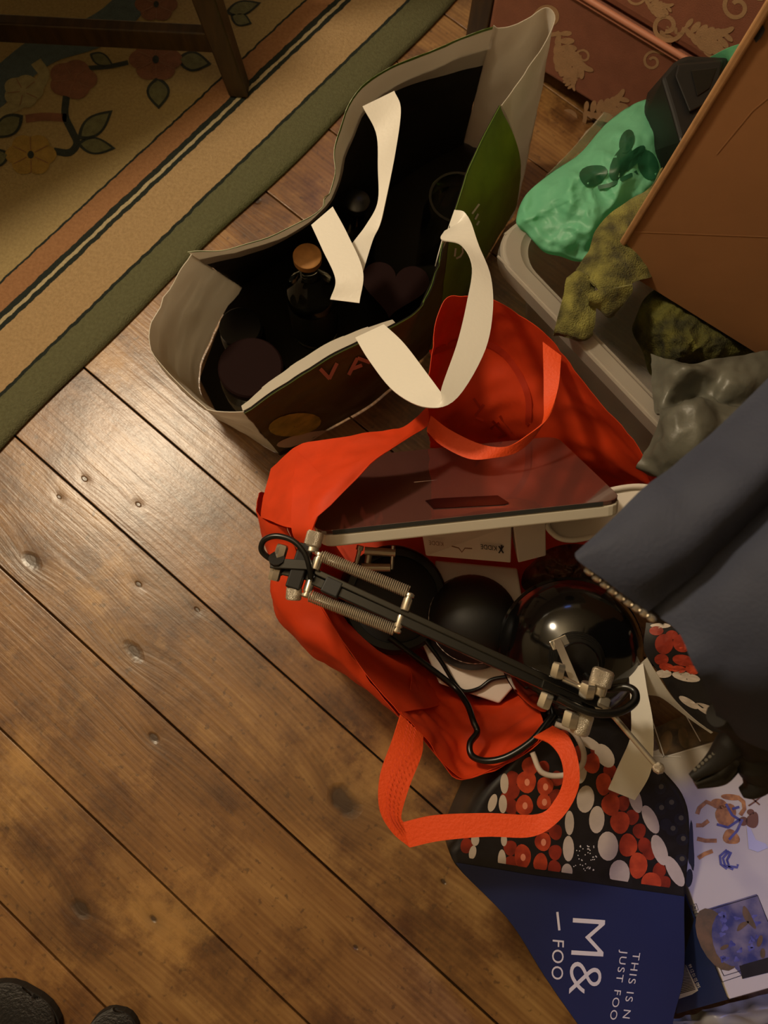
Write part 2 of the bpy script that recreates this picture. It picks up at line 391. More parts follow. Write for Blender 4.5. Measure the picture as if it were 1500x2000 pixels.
    mx2 = N('ShaderNodeMix'); mx2.data_type = 'RGBA'; L(math_('MULTIPLY', r2.outputs[0], 0.6), mx2.inputs[0]); L(mx.outputs[2], mx2.inputs[6]); mx2.inputs[7].default_value = lin((72, 50, 32))
    # pale worn patches
    wn = N('ShaderNodeTexNoise'); wn.inputs['Scale'].default_value = 4.3; wn.inputs['Detail'].default_value = 9; wn.inputs['Roughness'].default_value = 0.72
    wo = N('ShaderNodeVectorMath'); wo.operation = 'ADD'; wo.inputs[1].default_value = (3.7, 1.9, 5.2); L(geo.outputs['Position'], wo.inputs[0]); L(wo.outputs[0], wn.inputs[0])
    r5 = N('ShaderNodeMapRange'); r5.inputs[1].default_value = 0.55; r5.inputs[2].default_value = 0.66; L(wn.outputs[0], r5.inputs[0])
    mx5 = N('ShaderNodeMix'); mx5.data_type = 'RGBA'; L(math_('MULTIPLY', r5.outputs[0], 0.5), mx5.inputs[0]); L(mx2.outputs[2], mx5.inputs[6]); mx5.inputs[7].default_value = lin((204, 158, 92)); mx2 = mx5
    # board tone
    mx3 = N('ShaderNodeMix'); mx3.data_type = 'RGBA'; mx3.blend_type = 'MULTIPLY'; L(math_('MULTIPLY', oi.outputs['Random'], 0.35), mx3.inputs[0]); L(mx2.outputs[2], mx3.inputs[6]); mx3.inputs[7].default_value = lin((196, 150, 110))
    mx4 = N('ShaderNodeMix'); mx4.data_type = 'RGBA'; L(math_('MULTIPLY', dark, 0.9), mx4.inputs[0]); L(mx3.outputs[2], mx4.inputs[6]); mx4.inputs[7].default_value = lin((52, 34, 22))
    L(mx4.outputs[2], b.inputs['Base Color'])
    rr = math_('ADD', math_('MULTIPLY', bl.outputs[0], 0.16), 0.36); L(rr, b.inputs['Roughness']); b.inputs['Specular IOR Level'].default_value = 0.6; b.inputs['Coat Weight'].default_value = 1.0; b.inputs['Coat Roughness'].default_value = 0.27
    hgt = math_('ADD', math_('MULTIPLY', g1.outputs[0], 0.5), math_('SUBTRACT', math_('MULTIPLY', bl.outputs[0], 0.9), math_('MULTIPLY', dark, 1.2)))
    bp = N('ShaderNodeBump'); bp.inputs['Strength'].default_value = 0.42; bp.inputs['Distance'].default_value = 0.004; L(hgt, bp.inputs['Height']); L(bp.outputs[0], b.inputs['Normal']); L(bp.outputs[0], b.inputs['Coat Normal'])
    MATS['floor'] = m
mat_floor()
mat('subfloor', (30, 22, 14), 0.9)
sub = obj('floor', [Vector((x, y, -0.028)) for x, y in ((-3.2, -2.6), (3.2, -2.6), (3.2, 3.2), (-3.2, 3.2))], [(0, 1, 2, 3)], 'subfloor', smooth=False, solid=0.03, off=-1)
sub['kind'] = 'structure'
mat('wall_paint', (216, 204, 178), 0.9)
for nm, o_, a_, b_ in (('wall_left', (-3.2, -2.6, 0), (-.1, 0, 0), (0, 5.8, 0)), ('wall_right', (3.2, -2.6, 0), (.1, 0, 0), (0, 5.8, 0)), ('wall_far', (-3.2, 3.2, 0), (6.4, 0, 0), (0, .1, 0)), ('wall_near', (-3.2, -2.6, 0), (6.4, 0, 0), (0, -.1, 0))):
    obox(nm, o_, a_, b_, (0, 0, 2.5), 'wall_paint')['kind'] = 'structure'
obox('ceiling', (-3.2, -2.6, 2.5), (6.4, 0, 0), (0, 5.8, 0), (0, 0, .1), 'wall_paint')['kind'] = 'structure'
seams = [acr(400, 920), acr(400, 1180), acr(400, 1475), acr(300, 1710), acr(100, 1863)]
top = acr(560, 405); seams = [top, (top+seams[0])/2]+seams
while seams[0] < 2.2: seams.insert(0, seams[0]+0.2+0.03*((len(seams)*7) % 3-1))
while seams[-1] > -1.9: seams.append(seams[-1]-0.21-0.02*((len(seams)*5) % 3-1))
for i in range(len(seams)-1):
    g = 0.0016
    hi = seams[i]-g; lo = seams[i+1]+g; z = 0.0 - 0.0006*(i % 3)
    o_ = BD*-2.9+BN*lo
    obox('floorboard', Vector((o_.x, o_.y, -0.024)), BD*5.8, BN*(hi-lo), Vector((0, 0, 0.024+z)), 'floor', sub, bevel=0.0014)

# ------------------------------------------------------------------ rug
E0, E1 = P(28, 852), P(602, 285); RD = hv(E0, E1); RN = Vector((-RD.y, RD.x, 0))
if RN.x > 0: RN = -RN                                  # into the rug
RZ = 0.013
def vin(px, py): return (P(px, py, RZ)-E0).dot(RN)
def mat_rug():
    m = bpy.data.materials.new('rug_wool'); m.use_nodes = True; nt = m.node_tree; b = nt.nodes['Principled BSDF']; N = nt.nodes.new; L = nt.links.new
    geo = N('ShaderNodeNewGeometry'); sb = N('ShaderNodeVectorMath'); sb.operation = 'SUBTRACT'; sb.inputs[1].default_value = E0; L(geo.outputs['Position'], sb.inputs[0])
    dt = N('ShaderNodeVectorMath'); dt.operation = 'DOT_PRODUCT'; dt.inputs[1].default_value = RN; L(sb.outputs[0], dt.inputs[0])
    nz = N('ShaderNodeTexNoise'); nz.inputs['Scale'].default_value = 55; nz.inputs['Detail'].default_value = 3; L(geo.outputs['Position'], nz.inputs[0])
    ad = N('ShaderNodeMath'); ad.operation = 'MULTIPLY_ADD'; ad.inputs[1].default_value = 0.007; L(nz.outputs[0], ad.inputs[0]); L(dt.outputs['Value'], ad.inputs[2])
    W = 0.6; dv = N('ShaderNodeMath'); dv.operation = 'DIVIDE'; dv.inputs[1].default_value = W; L(ad.outputs[0], dv.inputs[0])
    v1 = vin(186, 596); v2 = vin(54, 596); v3 = vin(18, 596); v4 = vin(-42, 594)
    green = (108, 108, 80); dark = (46, 52, 48); tan = (184, 156, 116); rose = (166, 122, 86); cream = (172, 152, 108)
    st = [(0, green), (v1-0.003, dark), (v1+0.005, tan), (v2-0.001, dark), (v2+0.009, (190, 176, 140)), (v2+0.015, dark), (v3+0.001, rose), (v4-0.002, dark), (v4+0.004, cream)]
    r = N('ShaderNodeValToRGB'); r.color_ramp.interpolation = 'CONSTANT'; cr = r.color_ramp
    cr.elements[0].position = 0; cr.elements[0].color = lin(green); cr.elements.remove(cr.elements[1])
    for v, c in st[1:]: e = cr.elements.new((v+0.0035)/W); e.color = lin(c)
    L(dv.outputs[0], r.inputs[0])
    n2 = N('ShaderNodeTexNoise'); n2.inputs['Scale'].default_value = 160; n2.inputs['Detail'].default_value = 4; L(geo.outputs['Position'], n2.inputs[0])
    mx = N('ShaderNodeMix'); mx.data_type = 'RGBA'; mx.blend_type = 'MULTIPLY'; L(n2.outputs[0], mx.inputs[0]); L(r.outputs[0], mx.inputs[6]); mx.inputs[7].default_value = (0.55, 0.52, 0.48, 1)
    L(mx.outputs[2], b.inputs['Base Color']); b.inputs['Roughness'].default_value = 0.95; b.inputs['Specular IOR Level'].default_value = 0.1
    n3 = N('ShaderNodeTexNoise'); n3.inputs['Scale'].default_value = 420; L(geo.outputs['Position'], n3.inputs[0])
    bp = N('ShaderNodeBump'); bp.inputs['Strength'].default_value = 0.7; bp.inputs['Distance'].default_value = 0.004; L(n3.outputs[0], bp.inputs['Height']); L(bp.outputs[0], b.inputs['Normal'])
    MATS['rug'] = m
mat_rug()
rug = thing('rug', 'cream floral rug with tan and rose stripes and a green edge', 'rug', (E0.x, E0.y, 0.0))
prof = [(0.0, 0.0005), (-0.003, 0.004), (-0.001, 0.009), (0.006, RZ), (0.03, RZ), (0.3, RZ), (0.8, RZ), (1.4, RZ), (1.4, 0.0005)]
V = []; ns = 80
for i in range(ns):
    s = -1.3+3.6*i/(ns-1); wob = 0.004*math.sin(s*5)+0.003*math.sin(s*13+1)
    for (v, z) in prof: p = E0+RD*s+RN*(v+(wob if v < 0.02 else 0)); V.append(Vector((p.x, p.y, z)))
obj('pile', V, grid_faces(ns, len(prof)), 'rug', rug, auto=60)
rs = lambda px, py, off=0.0: P(px, py, RZ+off*1.6)
def rug_flower(cx, cy, r, petals, m, centre=True):
    n = 48; pts = []
    for k in range(n):
        a = 2*math.pi*k/n; rr = r*(0.84+0.16*abs(math.cos(a*petals/2)))
        pts.append((cx+rr*math.cos(a)*1.05, cy+rr*math.sin(a)*0.86))
    f = decal('flower', [pts], rs, m, rug, 0.0022)
    if centre: decal('flower_centre', [ell(cx, cy, r*0.13, r*0.16)], rs, 'rug_dark', f, 0.003)
    stroke_decal('petal_line', [[(cx+r*.2*math.cos(a), cy+r*.2*math.sin(a)), (cx+r*.82*math.cos(a), cy+r*.72*math.sin(a))] for a in [2*math.pi*k/petals+.5 for k in range(petals)]], 1.6, rs, 'art_brown', f, 0.0032)
def rug_leaf(x0, y0, x1, y1, wd):
    def lf(s):
        pts = []; dx, dy = x1-x0, y1-y0; ln = math.hypot(dx, dy); nx, ny = -dy/ln, dx/ln; n = 12
        cx, cy = (x0+x1)/2, (y0+y1)/2
        for sd in (1, -1):
            for k in range(n):
                t = k/n if sd == 1 else 1-k/n; wv = wd*math.sin(math.pi*t**0.85)*0.5
                px, py = x0+dx*t+nx*wv*sd, y0+dy*t+ny*wv*sd; pts.append((cx+(px-cx)*s, cy+(py-cy)*s))
        return pts
    o = decal('leaf', [lf(1.0)], rs, 'rug_dark', rug, 0.0018); decal('leaf_fill', [lf(0.78)], rs, 'rug_leaf', o, 0.0028)
def rug_band(pts, wd, m, nm='stem', off=0.0015):
    L = [tuple(p[:2]) for p in cat1([(x, y, 0) for x, y in pts], 24)]
    stroke_decal(nm, [L], wd, rs, m, rug, off)
rug_band([(-120, 330), (-20, 190), (40, 130), (100, 90), (190, 60), (260, 0), (330, -120)], 62, 'rug_blue', 'scroll', 0.0012)
rug_band([(-60, 300), (0, 225), (50, 195), (85, 150), (70, 120)], 22, 'rug_pale', 'scroll', 0.0016)
rug_band([(130, 185), (127, 225), (140, 255), (150, 280), (135, 298), (105, 295)], 14, 'rug_dark')
rug_band([(170, 133), (210, 130), (250, 122)], 9, 'rug_dark')
rug_band([(50, 232), (85, 228), (130, 230)], 16, 'rug_rose')
rug_flower(142, 155, 46, 5, 'rug_rose', False); rug_flower(304, 116, 50, 6, 'rug_rose'); rug_flower(60, 302, 48, 6, 'rug_yellow'); rug_flower(305, 8, 40, 6, 'rug_rose')
rug_flower(45, 178, 38, 5, 'rug_pale', False)
for l in ((152, 272, 220, 215, 40), (150, 280, 226, 290, 34), (308, 150, 310, 213, 46), (345, 115, 413, 125, 40), (45, 225, -18, 270, 42), (20, 300, -40, 320, 36), (175, 105, 222, 128, 26), (440, 25, 510, 5, 30), (450, 30, 492, 46, 28)): rug_leaf(*l)

# ------------------------------------------------------------------ chair and table over the rug
lb = P(468, 176, RZ+0.002); lu = P(404, -6, 0.19); ldir = (lu-lb)/(lu.z-lb.z)
SA = hv(P(430, 78, 0.13), P(0, 42, 0.13)); SB = Vector((-SA.y, SA.x, 0))
if SB.y < 0: SB = -SB
chair = thing('wooden_chair', 'dark brown wooden chair standing on the floral rug', 'chair', lb)
def leg(base, top_h, rake, wd=0.050):
    q = base+rake*(top_h-base.z); h = wd/2
    bt = [base+SA*a*h*0.8+SB*b*h*0.8 for a, b in ((-1, -1), (1, -1), (1, 1), (-1, 1))]; tp = [q+SA*a*h*1.1+SB*b*h*1.1 for a, b in ((-1, -1), (1, -1), (1, 1), (-1, 1))]
    prism('leg', bt, tp, 'dark_wood', chair, bevel=0.004)
rk = ldir; flr = Vector((SA.x*0.06, SA.y*0.06, 1)); flr2 = Vector((rk.x*0.3, rk.y*0.3, 1))
leg(lb, 0.44, rk); leg(lb+SA*0.58, 0.44, Vector((0, 0, 1))); leg(lb+SB*0.44, 0.44, rk); leg(lb+SB*0.44+SA*0.58, 0.44, Vector((0, 0, 1)))
for k in (0, 1):
    zz = 0.115; p0 = lb+SB*0.44*k+rk*(zz-lb.z)
    p1 = lb+SB*0.44*k+SA*0.58; p1 = Vector((p1.x, p1.y, zz)); bar('stretcher', p0, p1, 0.024, 0.044, 'dark_wood', chair, bevel=0.003)
st = lb+rk*(0.44-lb.z)
obox('seat', Vector((st.x, st.y, 0.44))-SA*0.03-SB*0.04, SA*0.70, SB*0.54, Vector((0, 0, 0.035)), 'dark_wood', chair, bevel=0.006)
for k in (0, 1):
    p0 = st+SB*0.44*k+Vector((0, 0, 0.03)); p1 = p0+Vector((-SA.x*0.10, -SA.y*0.10, 0.46)); bar('back_post', p0, p1, 0.035, 0.035, 'dark_wood', chair, upv=SB)
for hgt in (0.2, 0.42):
    a = st+Vector((-SA.x*0.1*hgt/0.46, -SA.y*0.1*hgt/0.46, hgt)); bar('back_rail', a, a+SB*0.44, 0.02, 0.07, 'dark_wood', chair, bevel=0.004)
# table whose edge shades the rug
def shade_pt(px, py, z):
    g = P(px, py, RZ); return g+(LAMP-g)*((z-RZ)/(LAMP.z-RZ))
ta, tb = shade_pt(0, 470, 0.74), shade_pt(470, 205, 0.74); td = hv(ta, tb); tn = Vector((-td.y, td.x, 0))
if tn.y < 0: tn = -tn
tcorner = ta-td*0.75
table = thing('dining_table', 'dark wooden table standing over the rug beside the chair', 'table', Vector((tcorner.x, tcorner.y, RZ)))
tl = (tb-ta).length+0.75+0.12
obox('table_top', Vector((tcorner.x, tcorner.y, 0.71)), td*tl, tn*0.85, Vector((0, 0, 0.03)), 'dark_wood', table, bevel=0.004)
for i in (0, 1):
    for j in (0, 1):
        q = tcorner+td*(0.06+0.42*i)+tn*(0.12+0.60*j); zb = RZ+0.001
        obox('leg', Vector((q.x, q.y, zb)), td*0.05, tn*0.05, Vector((0, 0, 0.71-zb)), 'dark_wood', table, bevel=0.003)

# ------------------------------------------------------------------ damask sofa
sa, sb_ = P(1062, 240, 0.0), P(1150, 308, 0.0); SD = hv(P(1160, 0, 0.28), P(1345, 112, 0.28)); SN = Vector((-SD.y, SD.x, 0))
if SN.y < 0: SN = -SN
s0 = sa-SD*0.24
sofa = thing('sofa', 'pink damask upholstered sofa with piped seat cushion', 'sofa', Vector((s0.x, s0.y, 0)))
pip = P(1250, 55, 0.27); f0 = s0+SN*0.0
ZP = 0.26
# front face plane: through the pixel line of the piping at ZP, bottom slightly tucked
q0 = P(1160, 0, ZP); base0 = q0-SD*0.20
def sp(s, d, z): p = base0+SD*s+SN*d; return Vector((p.x, p.y, z))
prism('front_rail', [sp(0, 0.012, 0.055), sp(1.3, 0.012, 0.055), sp(1.3, 0.75, 0.055), sp(0, 0.75, 0.055)], [sp(0, 0, ZP), sp(1.3, 0, ZP), sp(1.3, 0.75, ZP), sp(0, 0.75, ZP)], 'pink_damask', sofa, bevel=0.008)
prism('seat_cushion', [sp(0.005, -0.004, ZP+.003), sp(1.3, -0.004, ZP+.003), sp(1.3, 0.7, ZP+.003), sp(0.005, 0.7, ZP+.003)], [sp(0.005, 0.004, 0.43), sp(1.3, 0.004, 0.43), sp(1.3, 0.7, 0.43), sp(0.005, 0.7, 0.43)], 'pink_damask', sofa, bevel=0.02)
tube('piping', [sp(0, -0.006, ZP), sp(0.6, -0.006, ZP), sp(1.3, -0.006, ZP)], 0.0055, 'piping', sofa, n=30)
tube('piping', [sp(0, -0.003, ZP-0.012), sp(0.6, -0.003, ZP-0.012), sp(1.3, -0.003, ZP-0.012)], 0.003, 'piping', sofa, n=30)
for s in (0.0, 1.22):
    for d in (0.02, 0.66): prism('leg', [sp(s+.012, d+.006, 0.001), sp(s+0.05, d+.006, 0.001), sp(s+0.05, d+0.05, 0.001), sp(s+.012, d+0.05, 0.001)], [sp(s, d, 0.056), sp(s+0.062, d, 0.056), sp(s+0.062, d+0.06, 0.056), sp(s, d+0.06, 0.056)], 'dark_wood', sofa)
obox('side_post', sp(-0.055, 0.02, 0.001), SD*0.05, SN*0.06, Vector((0, 0, 0.40)), 'dark_wood', sofa, bevel=0.004)
def scroll_strokes(cx, cy, sc, flip, rot):
    out = []
    def T(x, y):
        x *= flip; c, s = math.cos(rot), math.sin(rot); return (cx+sc*(x*c-y*s), cy+sc*(x*s+y*c))
    sp_ = [T(0.55*math.exp(-0.16*a)*math.cos(a), 0.55*math.exp(-0.16*a)*math.sin(a)) for a in np.linspace(0, 8.5, 34)]
    out.append(sp_)
    out.append([T(0.55+0.9*t, -0.1*math.sin(t*3.1)-0.35*t) for t in np.linspace(0, 1, 12)])
    for k in range(7):
        bx, by = 0.5+0.15*k, -0.05*k-0.08
        out.append([T(bx+0.1*math.sin(t*2.4), by-(0.18+.12*math.sin(k))*t*2.0) for t in np.linspace(0, 1, 6)])
        out.append([T(bx+0.12*t+0.05, by+0.25*t) for t in np.linspace(0, 1, 5)])
    return out
def facesurf(z_lo, z_hi, d):
    pl = Plane(sp(0, d, z_lo), sp(1, d, z_lo), sp(0.4, d, z_hi)); return lambda px, py, off=0: pl(px, py, off)
fs1 = Plane(sp(0, 0.012, 0.055), sp(1, 0.012, 0.055), sp(0, 0, ZP)); fs2 = Plane(sp(0, -0.004, ZP), sp(1, -0.004, ZP), sp(0, 0.004, 0.43))
def acanthus(surf, cx, cy, sc, rot, flip=1):
    def T(x, y):
        x *= flip; c, s_ = math.cos(rot), math.sin(rot); return (cx+sc*(x*c-y*s_), cy+sc*(x*s_+y*c))
    curl = [T(0.42*math.exp(-0.15*a)*math.cos(a), 0.42*math.exp(-0.15*a)*math.sin(a)) for a in np.linspace(0, 8.0, 40)]
    stroke_decal('damask_scroll', [curl], sc*.10, surf, 'damask_gold', sofa, .0012)
    stem = [T(0.40+0.95*t, 0.25*math.sin(t*3.0)) for t in np.linspace(0, 1, 14)]
    stroke_decal('damask_scroll', [stem], sc*.11, surf, 'damask_gold', sofa, .0013)
    for k in range(8):
        t = k/7; bx, by = 0.45+0.9*t, 0.25*math.sin(t*3.0); ln = .17+.10*math.sin(t*3.1)
        for sd in (-1, 1):
            an = sd*(1.0-.35*t); x, y = T(bx+ln*.8*math.cos(an), by+ln*.8*math.sin(an)); dx, dy = T(bx+math.cos(an), by+math.sin(an)); ox, oy = T(bx, by)
            decal('damask_leaf', [ell(x, y, sc*ln*.78, sc*ln*.36, math.atan2(dy-oy, dx-ox), n=14)], surf, 'damask_gold', sofa, .0014+.0002*k+(.0001 if sd > 0 else 0))
acanthus(fs1, 1072, 34, 86, .95); acanthus(fs1, 1112, 232, 78, -.42); acanthus(fs1, 1275, 120, 52, 2.3, -1); acanthus(fs1, 1140, 110, 44, 1.9)
acanthus(fs2, 1302, 50, 84, .1); acanthus(fs2, 1440, 14, 84, 2.5, -1); acanthus(fs2, 1390, 92, 52, .35); acanthus(fs2, 1240, -10, 50, .3)

# ------------------------------------------------------------------ white and green shopping bag
gb = thing('shopping_bag', 'white lined green shopping bag standing open, full of bottles and jars', 'bag', P(720, 600, 0.0))
RZb = 0.34
back_rim = [(366, 492, .32), (440, 487, .325), (540, 455, .33), (622, 408, .33), (648, 345, .335), (652, 285, .34), (690, 185, .345), (760, 130, .35), (860, 88, .36), (963, 52, .37)]
front_rim = [(476, 806, .30), (560, 748, .31), (640, 700, .315), (710, 664, .32), (780, 632, .32), (830, 588, .32), (862, 500, .325), (888, 412, .33), (930, 300, .345), (978, 206, .36)]
back_bot = [(470, 560, .004), (560, 500, .004), (720, 400, .004), (820, 330, .004), (905, 280, .004)]
front_bot = [(545, 886, .006), (620, 850, .006), (720, 790, .006), (830, 690, .006), (950, 470, .006)]
def midrow(a, b, t, k=10, out=0.0):
    A = cat1([P(*p) for p in a], k); B = cat1([P(*p) for p in b], k)
    return [Vector(A[i])*(1-t)+Vector(B[i])*t for i in range(k)]
rowsB = [[P(*p) for p in back_rim]]+[midrow(back_rim, back_bot, t) for t in (0.2, 0.45, 0.75, 1.0)]
GB = crumple(patch_pts(rowsB, 40, 50), 0.006, 11, 3)
obj('back_panel', [v for r in GB[7:] for v in r], grid_faces(33, 50), 'lime_trim', gb, solid=0.0012, inner='bag_inner_shade')
rowsF = [[P(*p) for p in front_rim]]+[midrow(front_rim, front_bot, t) for t in (0.2, 0.45, 0.75, 1.0)]
FR = {1: (1002, 262, .30), 2: (1017, 330, .22), 3: (1010, 392, .12), 4: (985, 440, .006)}
for _k, _p in FR.items():
    _q = P(*_p); _d = _q-rowsF[_k][9]; rowsF[_k][9] = _q; rowsF[_k][8] = rowsF[_k][8]+_d*.75; rowsF[_k][7] = rowsF[_k][7]+_d*.4
GF = crumple(patch_pts(rowsF, 34, 54), 0.006, 11, 9)
fp_ = obj('front_panel', [v for r in GF for v in r], grid_faces(34, 54), 'bag_inner_shade', gb, solid=0.0012, inner='green_print')
# is the printed side outwards?
def on_grid(G):
    nu, nv = len(G), len(G[0])
    def s(u, v, off=0.0):
        u = min(max(u, 0), 0.9999)*(nu-1); v = min(max(v, 0), 0.9999)*(nv-1); i, j = int(u), int(v); a, b = u-i, v-j
        p = (G[i][j]*(1-a)+G[i+1][j]*a)*(1-b)+(G[i][j+1]*(1-a)+G[i+1][j+1]*a)*b
        n = (G[i+1][j]-G[i][j]).cross(G[i][j+1]-G[i][j]).normalized()
        if n.dot(CAM-p) < 0: n = -n
        return p+n*off
    return s
gfs = on_grid(GF)
def uvpatch(name, G, u0, u1, v0, v1, m, parent, off=0.0012, n=20, k=4, wob=0.0, **kw):
    s = on_grid(G); V = []
    for i in range(k):
        for j in range(n):
            t = i/(k-1); v = v0+(v1-v0)*j/(n-1); V.append(s(u0+(u1-u0)*t+wob*math.sin(j*1.3)*t, v, off))
    return obj(name, V, grid_faces(k, n), m, parent, solid=0.0003, **kw)
uvpatch('lime_print', GF, 0.0, 1.0, 0.74, 1.0, 'green_lime', fp_, 0.0012, 16, 24)
uvpatch('rim_trim', GF, 0.0, 0.022, 0.0, 1.0, 'lime_trim', fp_, 0.0016, 60, 2)
# printed leaves low on the front
def uvsurf(px, py, off=0.0):      # photo pixel -> nearest point of the front panel along the view ray
    r = ray(px, py).normalized(); best = None
    for i in range(0, 34):
        for j in range(0, 54):
            d = GF[i][j]-CAM; c = d.cross(r).length
            if best is None or c < best[0]: best = (c, i, j)
    _, i, j = best; i = min(max(i, 1), 32); j = min(max(j, 1), 52)
    n = (GF[i+1][j]-GF[i-1][j]).cross(GF[i][j+1]-GF[i][j-1]).normalized()
    if n.dot(CAM-GF[i][j]) < 0: n = -n
    t = (GF[i][j]-CAM).dot(n)/r.dot(n); return CAM+r*t+n*(off+0.0012)
decal('leaf_print', [ell(575, 828, 52, 22, -0.15), ], uvsurf, 'leaf_yellow', fp_, 0.001)
decal('flower_print', [ell(600, 856, 62, 12, -0.2)], uvsurf, 'leaf_cream', fp_, 0.0006)
decal('stem_print', [ell(585, 876, 42, 9, -0.25)], uvsurf, 'black_print', fp_, 0.0012)
stroke_decal('lettering', [[(624, 718), (643, 738)], [(642, 738), (657, 707)], [(680, 730), (697, 697)], [(697, 697), (722, 706)], [(688, 718), (706, 711)]], 7, uvsurf, 'salmon', fp_, 0.002)
stroke_decal('lettering', [[(920, 417), (934, 398)], [(926, 428), (932, 417)], [(929, 439), (934, 431)], [(888, 484), (886, 500)], [(901, 482), (902, 492), (897, 500), (889, 504)]], 3.5, uvsurf, 'letter_white', fp_, 0.002)
# gussets
gl_rim = [(366, 492, .32), (335, 545, .31), (298, 625, .295), (300, 690, .285), (340, 745, .28), (410, 795, .285), (476, 806, .30)]
gl_bot = [(470, 560, .006), (432, 620, .006), (400, 690, .006), (388, 765, .006), (425, 818, .006), (482, 853, .006), (545, 886, .006)]
patch('left_gusset', [gl_rim, midrow(gl_rim, gl_bot, .3, 7), midrow(gl_rim, gl_bot, .65, 7), gl_bot], 'white_pp', gb, 26, 30, 0.0012, amp=0.012, freq=13, seed=1)
gr_rim = [(963, 52, .37), (975, 58, .365), (1010, 48, .36), (1050, 24, .36), (1072, 18, .36), (1082, 40, .355), (1060, 92, .35), (1010, 160, .35), (978, 206, .36)]
gr_bot = [(905, 280, .02), (930, 290, .02), (980, 300, .02), (1010, 305, .02), (1020, 320, .02), (1018, 350, .02), (1010, 400, .02), (1000, 425, .01), (985, 440, .006)]
patch('right_gusset', [gr_rim, midrow(gr_rim, gr_bot, .3, 9)[:-1]+[P(1009, 290, .265)], midrow(gr_rim, gr_bot, .65, 9)[:-1]+[P(1013, 375, .15)], gr_bot], 'white_pp', gb, 26, 40, 0.0012, amp=0.007, freq=16, seed=6)
# white hem inside the back panel
hem = []
for i in range(6):
    for j in range(50):
        t = i/5; wdt = 0.24+0.06*math.sin(j*0.13+0.6); s = on_grid(GB); hem.append(s(t*(wdt+.03)+0.004, j/49, 0.0022))
obj('hem', hem, grid_faces(6, 50), 'white_pp', gb, solid=0.0006)
uvpatch('rim_trim', GB, 0.0, 0.02, 0.0, 1.0, 'lime_trim', gb, 0.0028, 60, 2)
uvh = []
for i in range(3):                        # turned white hem on the inside of the front panel
    for j in range(30):
        p = GF[0][int(j*23/29)]; q = GB[0][int(j*23/29)]; d = (q-p); d.z = 0; d.normalize()
        uvh.append(p+d*(0.002+0.011*i*math.sin(math.pi*(j+2)/33)**0.5)+Vector((0, 0, 0.001-0.004*i)))
obj('hem', uvh, grid_faces(3, 30), 'white_pp', gb, solid=0.0006)
prism('base', [P(*p[:2], .002) for p in ((545, 886), (985, 440), (1015, 300), (895, 265), (460, 550), (390, 740), (430, 820))], [P(*p[:2], .006) for p in ((545, 886), (985, 440), (1015, 300), (895, 265), (460, 550), (390, 740), (430, 820))], 'bag_inner_shade', gb)
# handles
ribbon('handle', [(708, 208, .36), (735, 262, .345), (738, 330, .34), (738, 395, .335), (715, 440, .33), (685, 480, .33), (662, 520, .33)],
       [(770, 178, .365), (783, 215, .36), (772, 300, .345), (752, 400, .34), (742, 440, .335), (728, 470, .33), (708, 535, .33)], 'strap_white', gb, 40)
ribbon('handle', [(608, 440, .34), (630, 488, .345), (655, 545, .35), (645, 585, .34)], [(650, 404, .345), (680, 460, .35), (709, 530, .355), (702, 592, .345)], 'strap_white', gb, 30)
ribbon('handle', [(694, 660, .335), (722, 706, .36), (770, 765, .40), (832, 796, .42), (890, 780, .425), (945, 690, .425), (962, 610, .42), (958, 540, .41), (935, 480, .385), (922, 440, .36), (915, 425, .342)],
       [(750, 634, .34), (790, 672, .37), (838, 735, .41), (868, 775, .42), (862, 760, .43), (893, 670, .43), (912, 590, .425), (922, 520, .415), (900, 478, .385), (862, 468, .36), (868, 452, .34)], 'strap_white', gb, 60)
ribbon('handle', [(915, 425, .342), (905, 413, .345), (888, 410, .34)], [(868, 452, .34), (855, 500, .31), (850, 520, .29)], 'strap_white', gb, 10)

# ------------------------------------------------------------------ bottles and jars in the bag
def bottle(px, py, z0, hgt, rad, neck, name, label, cap_m, body_m, grp=None, tilt=(0, 0)):
    b0 = P(px, py, z0+hgt); b0 = Vector((b0.x, b0.y, z0))
    ax = Vector((tilt[0], tilt[1], 1)); t = thing(name, label, 'bottle', b0)
    pr = [(rad*.9, 0.0), (rad, 0.008), (rad, hgt*0.55), (rad*.94, hgt*0.62), (rad*0.55, hgt*0.72), (neck, hgt*0.78), (neck, hgt*0.93), (neck*1.12, hgt*0.935), (neck*1.12, hgt*0.95)]
    lathe('bottle_body', pr, b0, ax, body_m, t)
    lathe('stopper', [(neck*0.9, hgt*0.93), (neck*1.45, hgt*0.951), (neck*1.5, hgt*0.955), (neck*1.5, hgt*1.0), (neck*1.38, hgt*1.006), (0.001, hgt*1.006)], b0, ax, cap_m, t)
    return t, b0
t, b0 = bottle(600, 500, 0.008, 0.255, 0.044, 0.0155, 'corked_bottle', 'squat clear glass bottle with a broad wooden stopper inside the green bag', 'cork', 'clear_glass')
lathe('label_band', [(0.0446, 0.02), (0.0446, 0.125)], b0, (0, 0, 1), 'label_dark', t, close=False)
bottle(697, 392, 0.008, 0.22, 0.036, 0.015, 'dark_bottle', 'dark glass bottle with a black cap inside the green bag', 'black_paint', 'black_gloss')
